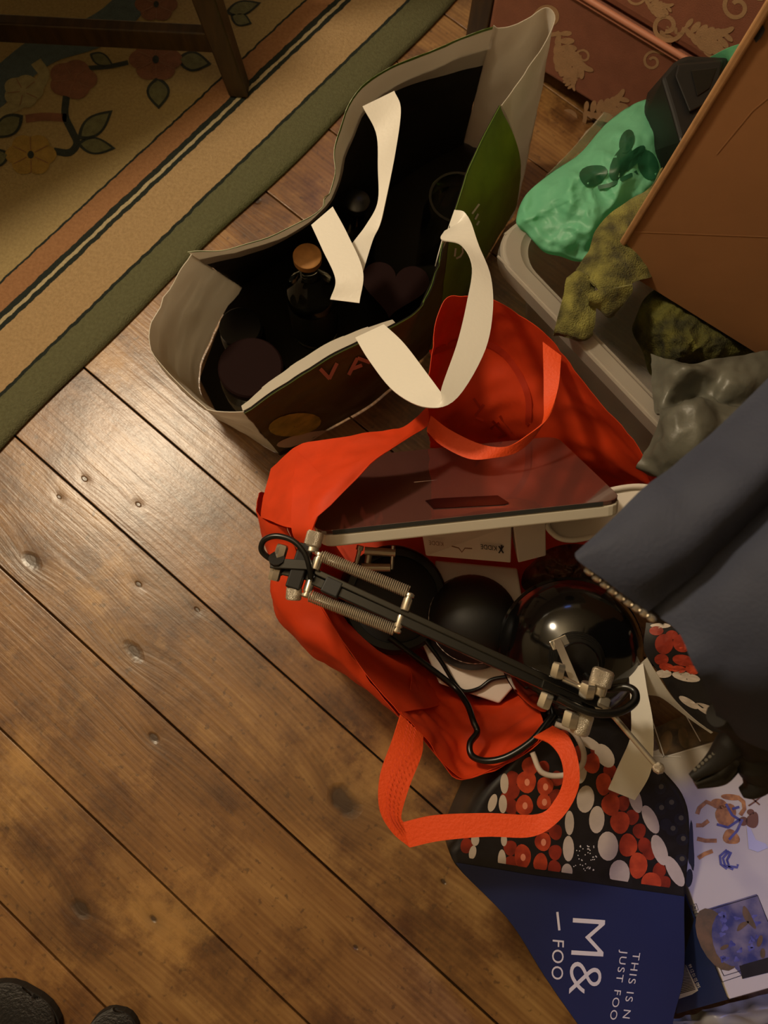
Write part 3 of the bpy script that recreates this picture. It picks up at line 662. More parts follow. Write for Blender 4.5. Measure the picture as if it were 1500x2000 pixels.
def jar(px, py, z0, hgt, rad, label, lid=None, name='glass_jar'):
    b0 = P(px, py, z0+hgt); b0 = Vector((b0.x, b0.y, z0)); t = thing(name, label, 'jar', b0)
    lathe('jar_body', [(rad*.9, 0), (rad, 0.01), (rad, hgt*.78), (rad*.86, hgt*.86), (rad*.86, hgt*.97), (rad*.9, hgt), (rad*.82, hgt), (rad*.8, hgt*.86), (rad*.92, hgt*.75), (rad*.92, 0.014), (0.001, 0.012)], b0, (0, 0, 1), 'clear_glass', t, close=False)
    if lid: lathe('jar_lid', [(rad*.93, hgt*.9), (rad*.95, hgt*.92), (rad*.95, hgt*1.03), (rad*.9, hgt*1.05), (0.001, hgt*1.045)], b0, (0, 0, 1), lid, t)
jar(895, 385, 0.008, 0.23, 0.056, 'tall open clear glass jar inside the green bag')
jar(490, 720, 0.008, 0.15, 0.058, 'wide jar with a dark red lid inside the green bag', 'red_lid')
jar(470, 640, 0.008, 0.11, 0.04, 'small jar with a black lid inside the green bag', 'black_paint')
hb = thing('heart_box', 'dark heart shaped carton box inside the green bag', 'box', P(770, 575, 0.12))
pts = []
for k in range(40):
    a = 2*math.pi*k/40; x = 16*math.sin(a)**3; y = 13*math.cos(a)-5*math.cos(2*a)-2*math.cos(3*a)-math.cos(4*a); pts.append((770+x*4.0+y*0.6, 560-y*3.6+x*0.5))
prism('box_body', [P(x, y, 0.008) for x, y in pts], [P(x, y, 0.19) for x, y in pts], 'dark_carton', hb, bevel=0.002)
prism('box_lid', [P(770+(x-770)*1.03, 560+(y-560)*1.03, 0.165) for x, y in pts], [P(770+(x-770)*1.03, 560+(y-560)*1.03, 0.198) for x, y in pts], 'red_lid', hb, bevel=0.002)

# ------------------------------------------------------------------ orange shopping bag
ob = thing('shopping_bag', 'bright orange fabric shopping bag holding a desk lamp and white scale', 'bag', P(850, 1100, 0.0))
bk = [[(832, 806, .29), (842, 700, .32), (868, 596, .345), (905, 580, .35), (960, 590, .35), (1048, 640, .345), (1096, 692, .33), (1160, 775, .31), (1240, 868, .29), (1300, 955, .27)],
      [(838, 830, .24), (850, 745, .24), (890, 680, .25), (920, 660, .25), (970, 680, .25), (1040, 730, .25), (1095, 770, .25), (1155, 820, .25), (1230, 895, .24), (1290, 965, .23)],
      [(840, 850, .18), (860, 820, .18), (900, 800, .18), (930, 800, .18), (980, 800, .18), (1040, 830, .18), (1090, 860, .18), (1145, 890, .18), (1220, 930, .18), (1285, 985, .18)],
      [(840, 880, .06), (865, 880, .06), (905, 880, .06), (935, 880, .06), (985, 890, .06), (1040, 910, .06), (1090, 930, .06), (1140, 950, .06), (1210, 980, .06), (1270, 1020, .06)]]
GOB = crumple(patch_pts(bk, 40, 60), 0.012, 12, 2)
bp_ = obj('back_panel', [v for r in GOB for v in r], grid_faces(40, 60), 'orange', ob, solid=0.001)
def osurf(px, py, off=0.0, G=GOB):
    r = ray(px, py).normalized(); best = None
    for i in range(len(G)):
        for j in range(len(G[0])):
            c = (G[i][j]-CAM).cross(r).length
            if best is None or c < best[0]: best = (c, i, j)
    _, i, j = best; p = G[i][j]; t = (p-CAM).length
    return CAM+r*(t-off-0.003)
ring = [tuple(p[:2]) for p in cat1([(840+0, 690, 0), (905, 668, 0), (960, 675, 0), (1000, 710, 0), (1030, 770, 0), (1032, 830, 0)], 30)]
stroke_decal('printed_ring', [ring], 12, osurf, 'orange_dark', bp_, 0.0)
stroke_decal('lettering', [[(958, 838), (975, 826)], [(962, 822), (985, 848)], [(976, 812), (998, 846)], [(925, 778), (940, 800)], [(945, 790), (928, 812)], [(930, 815), (945, 822)], [(990, 850), (972, 856)]], 5, osurf, 'orange_dark', bp_, 0.0)
ribbon('handle', [(1096, 695, .335), (1090, 760, .34), (1070, 815, .345), (1030, 850, .35), (990, 872, .35), (940, 868, .345), (880, 840, .335), (842, 812, .31)],
       [(1060, 668, .335), (1062, 770, .33), (1058, 830, .335), (1015, 880, .34), (960, 895, .345), (915, 896, .34), (862, 870, .325), (834, 842, .30)], 'orange_strap', ob, 44)
# side gusset drawn over the corner of the scale
sg = [[(532, 918, .30), (590, 868, .33), (690, 848, .36), (790, 830, .35), (836, 792, .31)],
      [(520, 950, .32), (588, 925, .375), (680, 895, .40), (780, 850, .37), (838, 806, .32)],
      [(512, 985, .33), (572, 985, .40), (650, 945, .435), (765, 870, .39), (838, 818, .33)],
      [(508, 1010, .33), (572, 1030, .42), (628, 1000, .45), (740, 895, .41), (836, 830, .34)]]
patch('side_gusset', sg, 'orange', ob, 30, 36, 0.001, amp=0.006, freq=15, seed=4)
ribbon('gusset_fold', [(580, 880, .335), (572, 960, .40), (570, 1030, .42), (580, 1060, .41)], [(640, 940, .42), (628, 990, .44), (612, 1030, .45), (600, 1075, .42)], 'orange', ob, 20)
# left wall : outside from the floor to the rim, then the inside
lw = [[(560, 990, .03), (575, 1080, .02), (605, 1200, .01), (660, 1265, .01), (720, 1320, .01), (790, 1395, .01)],
      [(515, 960, .18), (532, 1080, .17), (556, 1190, .16), (610, 1270, .15), (668, 1306, .16), (770, 1385, .17)],
      [(503, 1000, .30), (525, 1085, .29), (548, 1190, .28), (612, 1266, .28), (690, 1320, .28), (785, 1400, .29)],
      [(560, 1030, .36), (585, 1095, .34), (618, 1165, .325), (655, 1230, .32), (705, 1305, .32), (780, 1392, .31)]]
patch('left_panel', lw, 'orange', ob, 36, 44, 0.001, amp=0.010, freq=13, seed=11)
li = [[(560, 1030, .36), (585, 1095, .34), (618, 1165, .325), (655, 1230, .32), (705, 1305, .32), (780, 1392, .31)],
      [(600, 1040, .24), (625, 1110, .22), (665, 1190, .20), (720, 1250, .20), (770, 1300, .20), (850, 1380, .20)],
      [(640, 1040, .05), (680, 1110, .05), (740, 1200, .05), (800, 1250, .05), (850, 1290, .05), (910, 1350, .05)]]
patch('left_lining', li, 'orange', ob, 24, 40, 0.001, amp=0.006, freq=12, seed=5)
# front pocket: rim hanging low with the lit inside in view
fr = [[(780, 1392, .31), (830, 1450, .29), (892, 1522, .27), (950, 1508, .275), (1010, 1480, .29), (1072, 1432, .31)],
      [(800, 1370, .26), (850, 1420, .24), (905, 1470, .22), (950, 1460, .225), (1000, 1430, .24), (1060, 1400, .26)],
      [(800, 1330, .21), (850, 1375, .192), (900, 1400, .187), (950, 1395, .187), (1000, 1380, .195), (1050, 1360, .21)],
      [(800, 1270, .10), (850, 1320, .10), (905, 1350, .10), (950, 1360, .10), (1000, 1350, .10), (1050, 1330, .11)]]
patch('front_panel', fr, 'orange', ob, 36, 44, 0.001, amp=0.012, freq=15, seed=8)
fo = [[(780, 1392, .31), (830, 1450, .29), (892, 1522, .27), (950, 1508, .275), (1010, 1480, .29), (1072, 1432, .31)],
      [(800, 1390, .15), (850, 1440, .14), (900, 1480, .13), (950, 1470, .13), (1010, 1450, .14), (1060, 1410, .15)],
      [(810, 1390, .006), (850, 1420, .006), (900, 1450, .006), (950, 1440, .006), (1010, 1420, .006), (1060, 1390, .006)]]
patch('front_outside', fo, 'orange', ob, 24, 36, 0.001, amp=0.006, freq=12, seed=13)
prism('base', [P(x, y, 0.002) for x, y in ((590, 1000), (610, 1200), (800, 1390), (1060, 1390), (1240, 1050), (860, 880))], [P(x, y, 0.005) for x, y in ((590, 1000), (610, 1200), (800, 1390), (1060, 1390), (1240, 1050), (860, 880))], 'orange', ob)
# front handle
hnd = ribbon('handle', [(782, 1396, .315), (766, 1445, .33), (742, 1515, .34), (741, 1580, .34), (765, 1625, .335), (800, 1655, .33)],
       [(826, 1438, .30), (823, 1475, .32), (800, 1535, .335), (784, 1590, .335), (789, 1608, .333), (806, 1640, .33)], 'orange_strap', ob, 36)
ribbon('handle', [(800, 1655, .331), (860, 1642, .34), (950, 1634, .35), (1040, 1634, .36), (1095, 1600, .372), (1128, 1545, .378), (1130, 1490, .375), (1112, 1440, .36), (1080, 1418, .335)],
       [(786, 1606, .333), (850, 1592, .34), (950, 1588, .35), (1050, 1590, .36), (1085, 1560, .37), (1100, 1520, .375), (1094, 1480, .37), (1072, 1452, .355), (1042, 1440, .33)], 'orange_strap', ob, 54)
# stitching on the strap
st_l = []
for k in range(26):
    t = k/25; A = cat1([(782, 1396, 0), (766, 1445, 0), (742, 1515, 0), (741, 1580, 0), (765, 1625, 0)], 26)[k]; B = cat1([(826, 1438, 0), (823, 1475, 0), (800, 1535, 0), (784, 1590, 0), (789, 1608, 0)], 26)[k]
    for f in (0.35, 0.5, 0.65):
        q = A*(1-f)+B*f; st_l.append([(q[0]-1, q[1]-3), (q[0]+1, q[1]+3)])
stroke_decal('stitching', st_l, 1.6, lambda px, py, off=0: P(px, py, 0.345+off), 'thread', hnd, 0.0)

# ------------------------------------------------------------------ glass topped scale
sL, sR = P(618, 1036, .415), P(1222, 972, .415); ed = (sR-sL); eh = hv(sL, sR); ph = Vector((-eh.y, eh.x, 0))
if ph.y < 0: ph = -ph
dn = (ph*0.60-Vector((0, 0, 0.80))).normalized(); nrm = eh.cross(dn).normalized()
if nrm.z < 0: nrm = -nrm
sc = thing('bathroom_scale', 'glass topped white bathroom scale tilted in the orange bag', 'scale', sL+dn*0.27)
def rrect(o, a, b, r, n=5):
    la, lb2 = a.length, b.length; ua, ub = a/la, b/lb2; out = []
    for (cx, cy, a0) in ((r, r, math.pi), (la-r, r, 1.5*math.pi), (la-r, lb2-r, 0), (r, lb2-r, 0.5*math.pi)):
        for k in range(n+1):
            an = a0+k*math.pi/2/n; out.append(o+ua*(cx+r*math.cos(an))+ub*(cy+r*math.sin(an)))
    return out
wd = ed*1.0; hgt = dn*0.27
body = rrect(sL-nrm*0.026+eh*0.002, wd*0.99, hgt, 0.02); prism('body', body, [p+nrm*0.018 for p in body], 'scale_white', sc, bevel=0.003)
gl = rrect(sL-nrm*0.008-eh*0.003, wd, hgt, 0.022); prism('glass_platform', gl, [p+nrm*0.006 for p in gl], 'scale_glass', sc, bevel=0.001)
obox('glass_rim', sL-nrm*0.0078+eh*0.02-dn*0.0006, ed-eh*0.05, dn*0.0010, nrm*0.0056, 'glass_edge', sc)
gp = Plane(sL-nrm*0.0015, sR-nrm*0.0015, sL-nrm*0.0015+dn*0.2)
decal('display_window', [[(830, 978), (850, 974), (972, 968), (995, 983), (985, 986), (846, 994)]], gp, 'lcd', sc, 0.0012)
ft = [sL-nrm*0.026+eh*0.05+dn*0.04, sR-nrm*0.026-eh*0.06+dn*0.04]
for f in ft: lathe('foot', [(0.016, 0), (0.018, 0.004), (0.014, 0.009)], f, -nrm, 'black_matte', sc, seg=16)

# white tray behind the scale
tr = thing('plastic_tray', 'white rounded plastic tray under the right end of the glass topped scale', 'tray', P(1150, 1020, .2))
pts = [p for p in ((1070, 1022), (1082, 1044), (1105, 1054), (1140, 1052), (1200, 1036), (1270, 1000), (1290, 965), (1255, 950), (1190, 958), (1100, 990))]
prism('tray_base', [P(x, y, .305) for x, y in pts], [P(x, y, .318) for x, y in pts], 'white_plastic', tr, bevel=0.003)
tube('tray_rim', [P(x, y, .321) for x, y in pts], 0.004, 'white_plastic', tr, n=60, closed=True)
# smoke alarm carton
kb = thing('product_carton', 'small white printed carton wedged under the glass topped scale', 'box', P(910, 1060, .2))
f = [P(824, 1040, .335), P(1000, 1024, .335), P(998, 1100, .275), P(832, 1086, .275)]; back = (ph*0.09-Vector((0, 0, .03)))
hexa('carton', [f[3], f[2], f[2]+back*.9, f[3]+back*.9, f[0], f[1], f[1]+back*.9, f[0]+back*.9], 'white_card', kb, bevel=0.002)
g = [P(1002, 1024, .335), P(1066, 1020, .33), P(1067, 1086, .28), P(1012, 1100, .274)]
hexa('carton_flap', [g[3], g[2], g[2]+back*.8, g[3]+back*.8, g[0], g[1], g[1]+back*.8, g[0]+back*.8], 'white_card', kb, bevel=0.002)
kp = Plane(f[0], f[1], f[2])
text_decal('lettering', 'KIDDE', (970, 1066), (-11, -1.2), (1.2, -14 if False else 13), kp, 'print_black', kb, 0.0012, offset=0.01)
stroke_decal('emblem', [[(974, 1066), (983, 1080)], [(983, 1066), (974, 1080)], [(979, 1064), (979, 1073)]], 2.6, kp, 'print_black', kb, 0.0012)
text_decal('lettering', 'KIDDE', (866, 1058), (-10, -1.0), (1.0, 12), kp, 'art_brown', kb, 0.0012)
stroke_decal('printed_line', [[(882, 1066), (896, 1070), (902, 1078), (908, 1070), (922, 1071)]], 2.2, kp, 'art_brown', kb, 0.0012)
# white carton beneath the lamps
wc = thing('white_carton', 'plain white carton lying under the black lamps in the orange bag', 'box', P(910, 1240, .006))
q = [(812, 1228), (858, 1335), (975, 1374), (1040, 1300), (1010, 1110), (850, 1095), (846, 1180)]
prism('carton', [P(x, y, .008) for x, y in q], [P(x, y, .185) for x, y in q], 'white_card', wc, bevel=0.003)
stroke_decal('lid_seam', [[(846, 1230), (1000, 1230)]], 2, zsurf(.185), 'mid_grey', wc, 0.0008)

# ------------------------------------------------------------------ spare lamp parts deeper in the bag
pb = P(750, 1150, .22); drum = thing('speaker_drum', 'dull black round drum lying beneath the lamp springs', 'speaker', Vector((pb.x, pb.y, .03)))
lathe('drum_body', [(.07, 0), (.080, .004), (.084, .03), (.084, .18), (.080, .192), (.072, .197)], Vector((pb.x, pb.y, .02)), Vector((0.10, -0.06, 1)), 'black_matte', drum, seg=48)
lathe('drum_ring', [(.076, .196), (.076, .201), (.066, .201), (.064, .192)], Vector((pb.x, pb.y, .02)), Vector((0.10, -0.06, 1)), 'black_paint', drum, seg=48, close=False)
sl = thing('spring_bracket', 'small copper coloured spring bracket tucked under the scale edge', 'bracket', P(740, 1090, .24))
for a, b, r in (((712, 1076, .262), (772, 1080, .262), .0062), ((706, 1108, .262), (762, 1109, .262), .006)): tube('spring', [P(*a), P(*b)], r, 'steel', sl)
tube('post', [P(696, 1100, .262), P(703, 1070, .268)], .0034, 'chrome', sl); tube('post_head', [P(702, 1074, .268), P(704, 1066, .270)], .0055, 'chrome', sl)
tube('post', [P(768, 1066, .264), P(765, 1112, .258)], .003, 'chrome', sl)
tube('post', [P(721, 1083, .258), P(718, 1100, .256)], .005, 'steel', sl)

def dome(name_parent, c, ax, R, m, depth=0.95):
    pr = [(R, 0), (R*1.015, .003), (R*1.0, .007)]
    for k in range(1, 15):
        a = k/15*math.pi/2; pr.append((R*math.cos(a)*0.985+.0, .007+R*depth*math.sin(a)))
    pr = [p for p in pr if p[0] > R*.33]
    return pr
s2 = P(936, 1207, .26); s2c = Vector((s2.x, s2.y, .186)); sh2 = thing('lamp_shade', 'spare matte black dome lamp shade lying on the white carton', 'lamp shade', s2c)
ax2 = Vector((-0.05, 0.10, 1)); pr = dome(None, None, None, .073, None)
lathe('shade', [(r_, h_) for r_, h_ in pr]+[(0.018, pr[-1][1]+.0035), (0.008, pr[-1][1]+.0048), (0.0, pr[-1][1]+.005)], s2c, ax2, 'black_matte', sh2, seg=56, close=False)
lathe('inner_shade', [(.072, .002), (.068, .03), (.05, .055), (.02, .068)], s2c, ax2, 'white_plastic', sh2, seg=40, close=False)

BROWNPAPER = [(1060, 1080), (1120, 1062), (1180, 1080), (1230, 1130), (1200, 1180), (1120, 1160), (1050, 1130)]
# ------------------------------------------------------------------ desk lamp
dl = thing('desk_lamp', 'black spring arm desk lamp with a glossy dome shade and chrome knobs', 'lamp', P(850, 1240, .2))
# shade
dc = P(1128, 1262, .30); dc = Vector((dc.x, dc.y, .262)); top_c = P(1128, 1292, .375); axd = (top_c-dc).normalized()
R = .099
pr = [(R, 0), (R*1.02, .002), (R*1.02, .006), (R*.985, .009), (R*.97, .022), (R*.985, .024)]
for k in range(1, 12):
    a = k/12*math.pi/2*0.96; pr.append((R*.97*math.cos(a)**0.92, .022+R*.80*math.sin(a)))
pr = [p for p in pr if p[0] > .036]
hh = pr[-1][1]
shade = lathe('shade', pr+[(.034, hh+.004), (.034, hh+.007)], dc, axd, 'black_gloss', dl, seg=72, close=False, solid=0.001)
lathe('inner_shade', [(R*.96, .003), (R*.9, .03), (R*.7, .06), (R*.35, .083)], dc, axd, 'white_plastic', shade, seg=48, close=False)
nk = [(.034, hh+.003)]
for k in range(4): nk += [(.036-.002*k, hh+.005+.006*k), (.036-.002*k, hh+.009+.006*k), (.031-.002*k, hh+.0095+.006*k)]
lathe('socket', nk+[(.026, hh+.032), (.024, hh+.036), (.001, hh+.037)], dc, axd, 'black_paint', dl, seg=40)
ZA = .425
def zA(t): return .435+.03*t
J1, J2 = (596, 1122), (1138, 1366)
def ap(t, o=0.0, dz=0.0):
    dx, dy = J2[0]-J1[0], J2[1]-J1[1]; ln = math.hypot(dx, dy); nx, ny = dy/ln, -dx/ln
    return P(J1[0]+dx*t+nx*o, J1[1]+dy*t+ny*o, zA(t)+dz)
bar('arm', ap(0.03, -4), ap(1.0, -4), .0125, .0125, 'black_paint', dl, bevel=0.0015)
bar('arm', ap(0.02, 13, .006), ap(0.99, 8, .006), .0075, .0085, 'black_gloss', dl, bevel=0.0012)
bar('arm_sleeve', ap(0.07, -2, .002), ap(0.13, -2, .002), .020, .018, 'black_matte', dl, bevel=0.002)
def spring(p, q, r, wire, turns):
    p = pix3(p); q = pix3(q); t = q-p; L = t.length; t.normalize(); u = t.orthogonal().normalized(); v = t.cross(u); pts = []
    n = turns*10
    for i in range(n+1):
        a = 2*math.pi*i/10; pts.append(p+t*(L*i/n)+(u*math.cos(a)+v*math.sin(a))*r)
    return tube('spring', pts, wire, 'steel', dl, n=n+1, seg=6)
def knob(p, q, r, m='knurl', seg=24, nm='knob'):
    p = pix3(p); q = pix3(q); L = (q-p).length
    return lathe(nm, [(r*.8, 0), (r, L*.12), (r, L*.88), (r*.85, L), (0.001, L)], p, q-p, m, dl, seg=seg)
spring((628, 1086, .452), (797, 1156, .462), .0068, .00085, 44); spring((606, 1164, .435), (772, 1230, .446), .0068, .00085, 44)
for a, b in (((615, 1112, .452), (627, 1076, .452)), ((790, 1192, .462), (802, 1156, .462)), ((607, 1134, .437), (597, 1166, .437)), ((784, 1202, .448), (772, 1238, .446))):
    lathe('spring_post', [(.0052, 0), (.0056, .002), (.0056, .014), (.0042, .0145), (.0042, .0165), (.0062, .017), (.0062, .020), (.004, .0215)], P(*a), P(*b)-P(*a), 'chrome', dl, seg=16)
# left joint
bar('joint_plate', (530, 1108, .43), (622, 1128, .437), .013, .004, 'black_paint', dl, bevel=.001); bar('joint_plate', (528, 1100, .445), (612, 1104, .449), .012, .004, 'black_paint', dl, bevel=.001)
bar('joint_block', (600, 1064, .44), (572, 1150, .435), .018, .02, 'black_matte', dl, bevel=.002)
knob((609, 1068, .443), (617, 1038, .446), .0105); knob((609, 1080, .443), (612, 1062, .443), .008, 'steel', 20, 'collar')
knob((575, 1146, .435), (573, 1172, .432), .0095); knob((580, 1128, .437), (576, 1150, .435), .007, 'steel', 20, 'collar')
knob((543, 1098, .44), (553, 1064, .445), .0072, 'chrome', 6, 'nut'); knob((542, 1104, .436), (534, 1134, .434), .0072, 'chrome', 6, 'nut')
tube('joint_boss', [P(540, 1090, .448), P(546, 1112, .425)], .010, 'black_paint', dl)
tube('cable', [(560, 1098, .437), (530, 1092, .44), (511, 1075, .445), (516, 1055, .452), (540, 1047, .457), (572, 1056, .46), (595, 1080, .46), (605, 1110, .456), (607, 1130, .448)], .0036, 'black_cable', dl, n=60)
# right joint
bar('joint_plate', (1060, 1330, .468), (1180, 1372, .47), .016, .004, 'black_paint', dl, bevel=.001); bar('joint_plate', (1070, 1352, .455), (1170, 1390, .456), .014, .004, 'black_paint', dl, bevel=.001)
bar('joint_lever', (1088, 1250, .405), (1124, 1336, .47), .0095, .0025, 'chrome', dl, upv=(CAM-dc).normalized(), bevel=.0005)
bar('lever_clip', (1076, 1262, .402), (1108, 1248, .404), .012, .006, 'chrome', dl, upv=(CAM-dc).normalized(), bevel=.001)
knob((1170, 1340, .47), (1180, 1308, .475), .0125); knob((1166, 1358, .468), (1172, 1338, .47), .009, 'steel', 20, 'collar')
knob((1142, 1392, .458), (1130, 1432, .450), .0115); knob((1118, 1388, .46), (1110, 1420, .456), .0095, 'chrome', 6, 'nut'); knob((1152, 1382, .459), (1144, 1402, .457), .008, 'steel', 20, 'collar')
knob((1086, 1324, .468), (1093, 1296, .472), .0085, 'chrome', 6, 'nut'); knob((1071, 1352, .456), (1060, 1382, .452), .0085, 'chrome', 6, 'nut')
knob((1144, 1362, .472), (1150, 1334, .478), .0095, 'chrome', 6, 'nut'); knob((1165, 1368, .466), (1186, 1378, .466), .0095, 'steel', 6, 'nut')
tube('joint_strut', [P(1098, 1326, .468), P(1140, 1345, .47)], .004, 'chrome', dl)
tube('cable', [(1090, 1362, .470), (1125, 1380, .474), (1165, 1393, .478), (1210, 1390, .478), (1238, 1372, .474), (1240, 1352, .468), (1222, 1342, .462), (1190, 1345, .452), (1165, 1340, .43), (1145, 1320, .40)], .0048, 'black_cable', dl, n=70)
tube('rod', [P(1186, 1384, .452), P(1284, 1498, .462)], .0033, 'steel', dl)
bc = P(1286, 1500, .462); lathe('rod_tip', [(.0015, -.0068), (.005, -.0048), (.007, 0), (.005, .0048), (.0015, .0068)], bc, (1, 0, .2), 'knurl', dl, seg=18)
# flex
flex = tube('power_cable', [(760, 1245, .215), (800, 1275, .21), (860, 1320, .20), (890, 1345, .20), (912, 1375, .225), (925, 1410, .245), (932, 1430, .25), (918, 1452, .262), (922, 1476, .27), (950, 1486, .285), (990, 1478, .295), (1035, 1450, .30), (1062, 1420, .30), (1085, 1390, .29)], .0046, 'black_cable', dl, n=110)
tube('power_cable', [(830, 1250, .205), (860, 1290, .20), (885, 1330, .192), (905, 1350, .19), (935, 1345, .19), (960, 1328, .192), (990, 1322, .195)], .0032, 'black_cable', dl, n=60)

# ------------------------------------------------------------------ berry printed bag
bb = thing('shopping_bag', 'navy shopping bag printed with berries lying on its side', 'bag', P(1150, 1750, 0.0))
bpn = Plane((930, 1560, .26), (1330, 1560, .27), (1150, 1950, .205), amp=0.004, freq=9)
out = [(1075, 1405), (1180, 1395), (1290, 1500), (1338, 1562), (1346, 1640), (1338, 1760), (1336, 1900), (1316, 1990), (1300, 2080), (1190, 2080), (1128, 2000), (1062, 1905), (992, 1795), (886, 1684), (900, 1640), (940, 1560), (985, 1505)]
outd = [tuple(p[:2]) for p in cat1([(x, y, 0) for x, y in out], 96, True)]
cx0, cy0 = 1150, 1740
V = []; nr = 22
for i in range(nr):
    for (x, y) in outd:
        t = i/(nr-1); V.append(bpn(cx0+(x-cx0)*t, cy0+(y-cy0)*t))
nd = len(outd)
for k, (zf, sh) in enumerate(((0.7, 0.985), (0.35, 0.955), (0.0, 0.92))):     # sides down to the floor
    for (x, y) in outd:
        p = bpn(x, y); c = bpn(cx0, cy0); q = c+(p-c)*sh; V.append(Vector((q.x, q.y, max(0.006, p.z*zf))))
face = obj('front_panel', V, grid_faces(nr+3, nd, True), 'berry_black', bb)
def clipz(px, py): return py < 1668+(px-890)*0.19
# navy lower half: strip fan following the panel
nv = []; cols = 44; rws = 20
def xspan(y):
    xs = []
    for i in range(nd):
        (x0, y0), (x1, y1) = outd[i], outd[(i+1) % nd]
        if (y0-y)*(y1-y) <= 0 and y0 != y1: xs.append(x0+(x1-x0)*(y-y0)/(y1-y0))
    return min(xs), max(xs)
for i in range(rws):
    for j in range(cols):
        t = i/(rws-1); u = j/(cols-1)
        xl0, yl0 = 890, 1685; xr0, yr0 = 1337, 1752
        yb = 2070; y = (yl0+(yr0-yl0)*u)*(1-t)+yb*t
        a, b_ = xspan(min(max(y, 1690), 2070)); xa = (890+447*u); lo = a+1; hi = b_-1
        x = lo+(hi-lo)*u if t > 0 else xa
        nv.append(bpn(x, y, 0.0006))
navy = obj('navy_panel', nv, grid_faces(rws, cols), 'navy_print', bb)
def inside(x, y):
    c = False
    for i in range(len(outd)):
        (x0, y0), (x1, y1) = outd[i], outd[i-1]
        if (y0 > y) != (y1 > y) and x < (x1-x0)*(y-y0)/(y1-y0)+x0: c = not c
    return c
def clip_poly(poly):
    r = []
    for (x, y) in poly:
        lim = 1672+(x-890)*0.150
        r.append((x, min(y, lim)))
    return r
def keep(polys): return [clip_poly(p) for p in polys if sum(q[1] for q in p)/len(p) < 1672+(sum(q[0] for q in p)/len(p)-890)*0.15 and all(inside(*q) for q in p)]
red = []; orng = []; white = []; blue = []; pale_centres = []
rng = random.Random(3)
def pz(x, y, s=1): return x, y
# white fruit columns (crops from the photo layout)
white += [ell(1143, 1560, 17, 27, .1), ell(1165, 1600, 15, 27, .05), ell(1187, 1652, 20, 29, -.05), ell(1210, 1706, 20, 27, -.05)]
white += [ell(1240, 1560, 12, 28, -.3), ell(1270, 1600, 13, 30, -.45), ell(1288, 1660, 14, 32, -.35), ell(1318, 1702, 13, 34, -.5), ell(1112, 1607, 9, 24), ell(1110, 1657, 11, 25), ell(1107, 1702, 11, 16), ell(1180, 1475, 16, 26, -.6), ell(1150, 1450, 26, 10, .5), ell(1135, 1510, 10, 20, .2)]
white += [ell(985, 1530, 8, 20), ell(982, 1570, 8, 18), ell(980, 1680, 8, 22), ell(962, 1568, 8, 18, .3), ell(926, 1562, 8, 20), ell(903, 1645, 10, 15, .3), ell(928, 1640, 8, 12), ell(923, 1665, 7, 14, .2), ell(984, 1640, 6, 12)]
strb = [(1028, 1526, 19, 22), (1024, 1572, 17, 20), (1020, 1672, 16, 25), (1064, 1535, 16, 18), (1062, 1565, 14, 16), (1060, 1643, 16, 18), (1055, 1684, 14, 19), (1178, 1530, 15, 22), (1192, 1570, 18, 22), (1210, 1605, 19, 22), (1226, 1650, 18, 23), (1246, 1690, 18, 26), (1272, 1728, 20, 25), (1155, 1490, 16, 20), (1035, 1495, 16, 18)]
for (x, y, a, b_) in strb: orng.append(ell(x, y, a, b_, 0, wob=.04)); pale_centres.append(ell(x+1, y+1, 5, 7))  # strawberries with small pink printed centres
for (x, y) in ((1001, 1520), (1002, 1545), (998, 1575), (1000, 1600), (996, 1655), (997, 1685), (1085, 1555), (1088, 1520), (1084, 1580), (1085, 1625), (1084, 1664), (1082, 1694), (1216, 1568), (1234, 1595), (1248, 1622), (1258, 1650), (1268, 1665), (1288, 1700), (1298, 1726), (1316, 1742), (1200, 1540), (1190, 1505), (1165, 1465), (1130, 1470), (950, 1530), (962, 1522), (948, 1556), (912, 1652), (1100, 1440), (1060, 1500), (990, 1560), (1010, 1620), (1040, 1608), (1066, 1610)): red.append(ell(x, y, 13, 15, 0, wob=.05))
for (x, y) in ((1290, 1540), (1310, 1570), (1328, 1600), (1290, 1580), (1312, 1620), (1332, 1640), (1300, 1610), (1330, 1680), (1280, 1520), (1322, 1555)): blue.append(ell(x, y, 12, 12))
decal('red_berry_print', keep(red), bpn, 'berry_red', face, .0010); decal('strawberry_print', keep(orng), bpn, 'berry_orange', face, .0016); decal('white_fruit_print', keep(white), bpn, 'berry_white', face, .0013)
decal('blueberry_print', keep(blue), bpn, 'berry_blue', face, .0010); decal('strawberry_heart_print', keep(pale_centres[:6]), bpn, 'berry_pink', face, .0021)
crown = [ell(x+2, y-3, 5, 5) for (x, y) in ((1290, 1540), (1310, 1570), (1328, 1600), (1290, 1580), (1312, 1620), (1332, 1640), (1330, 1680))]
decal('blueberry_crown_print', keep(crown), bpn, 'art_pale' if False else 'mid_grey', face, .0018)
seeds = [ell(1120+rng.random()*45, 1650+rng.random()*50, 1.2, 1.2, n=6) for _ in range(46)]
V, F = decal_fans(keep(seeds), bpn, .0006); obj('blackberry_seeds', V, F, 'letter_white', face)['kind'] = 'stuff'  # pale seed dots printed on the blackberries
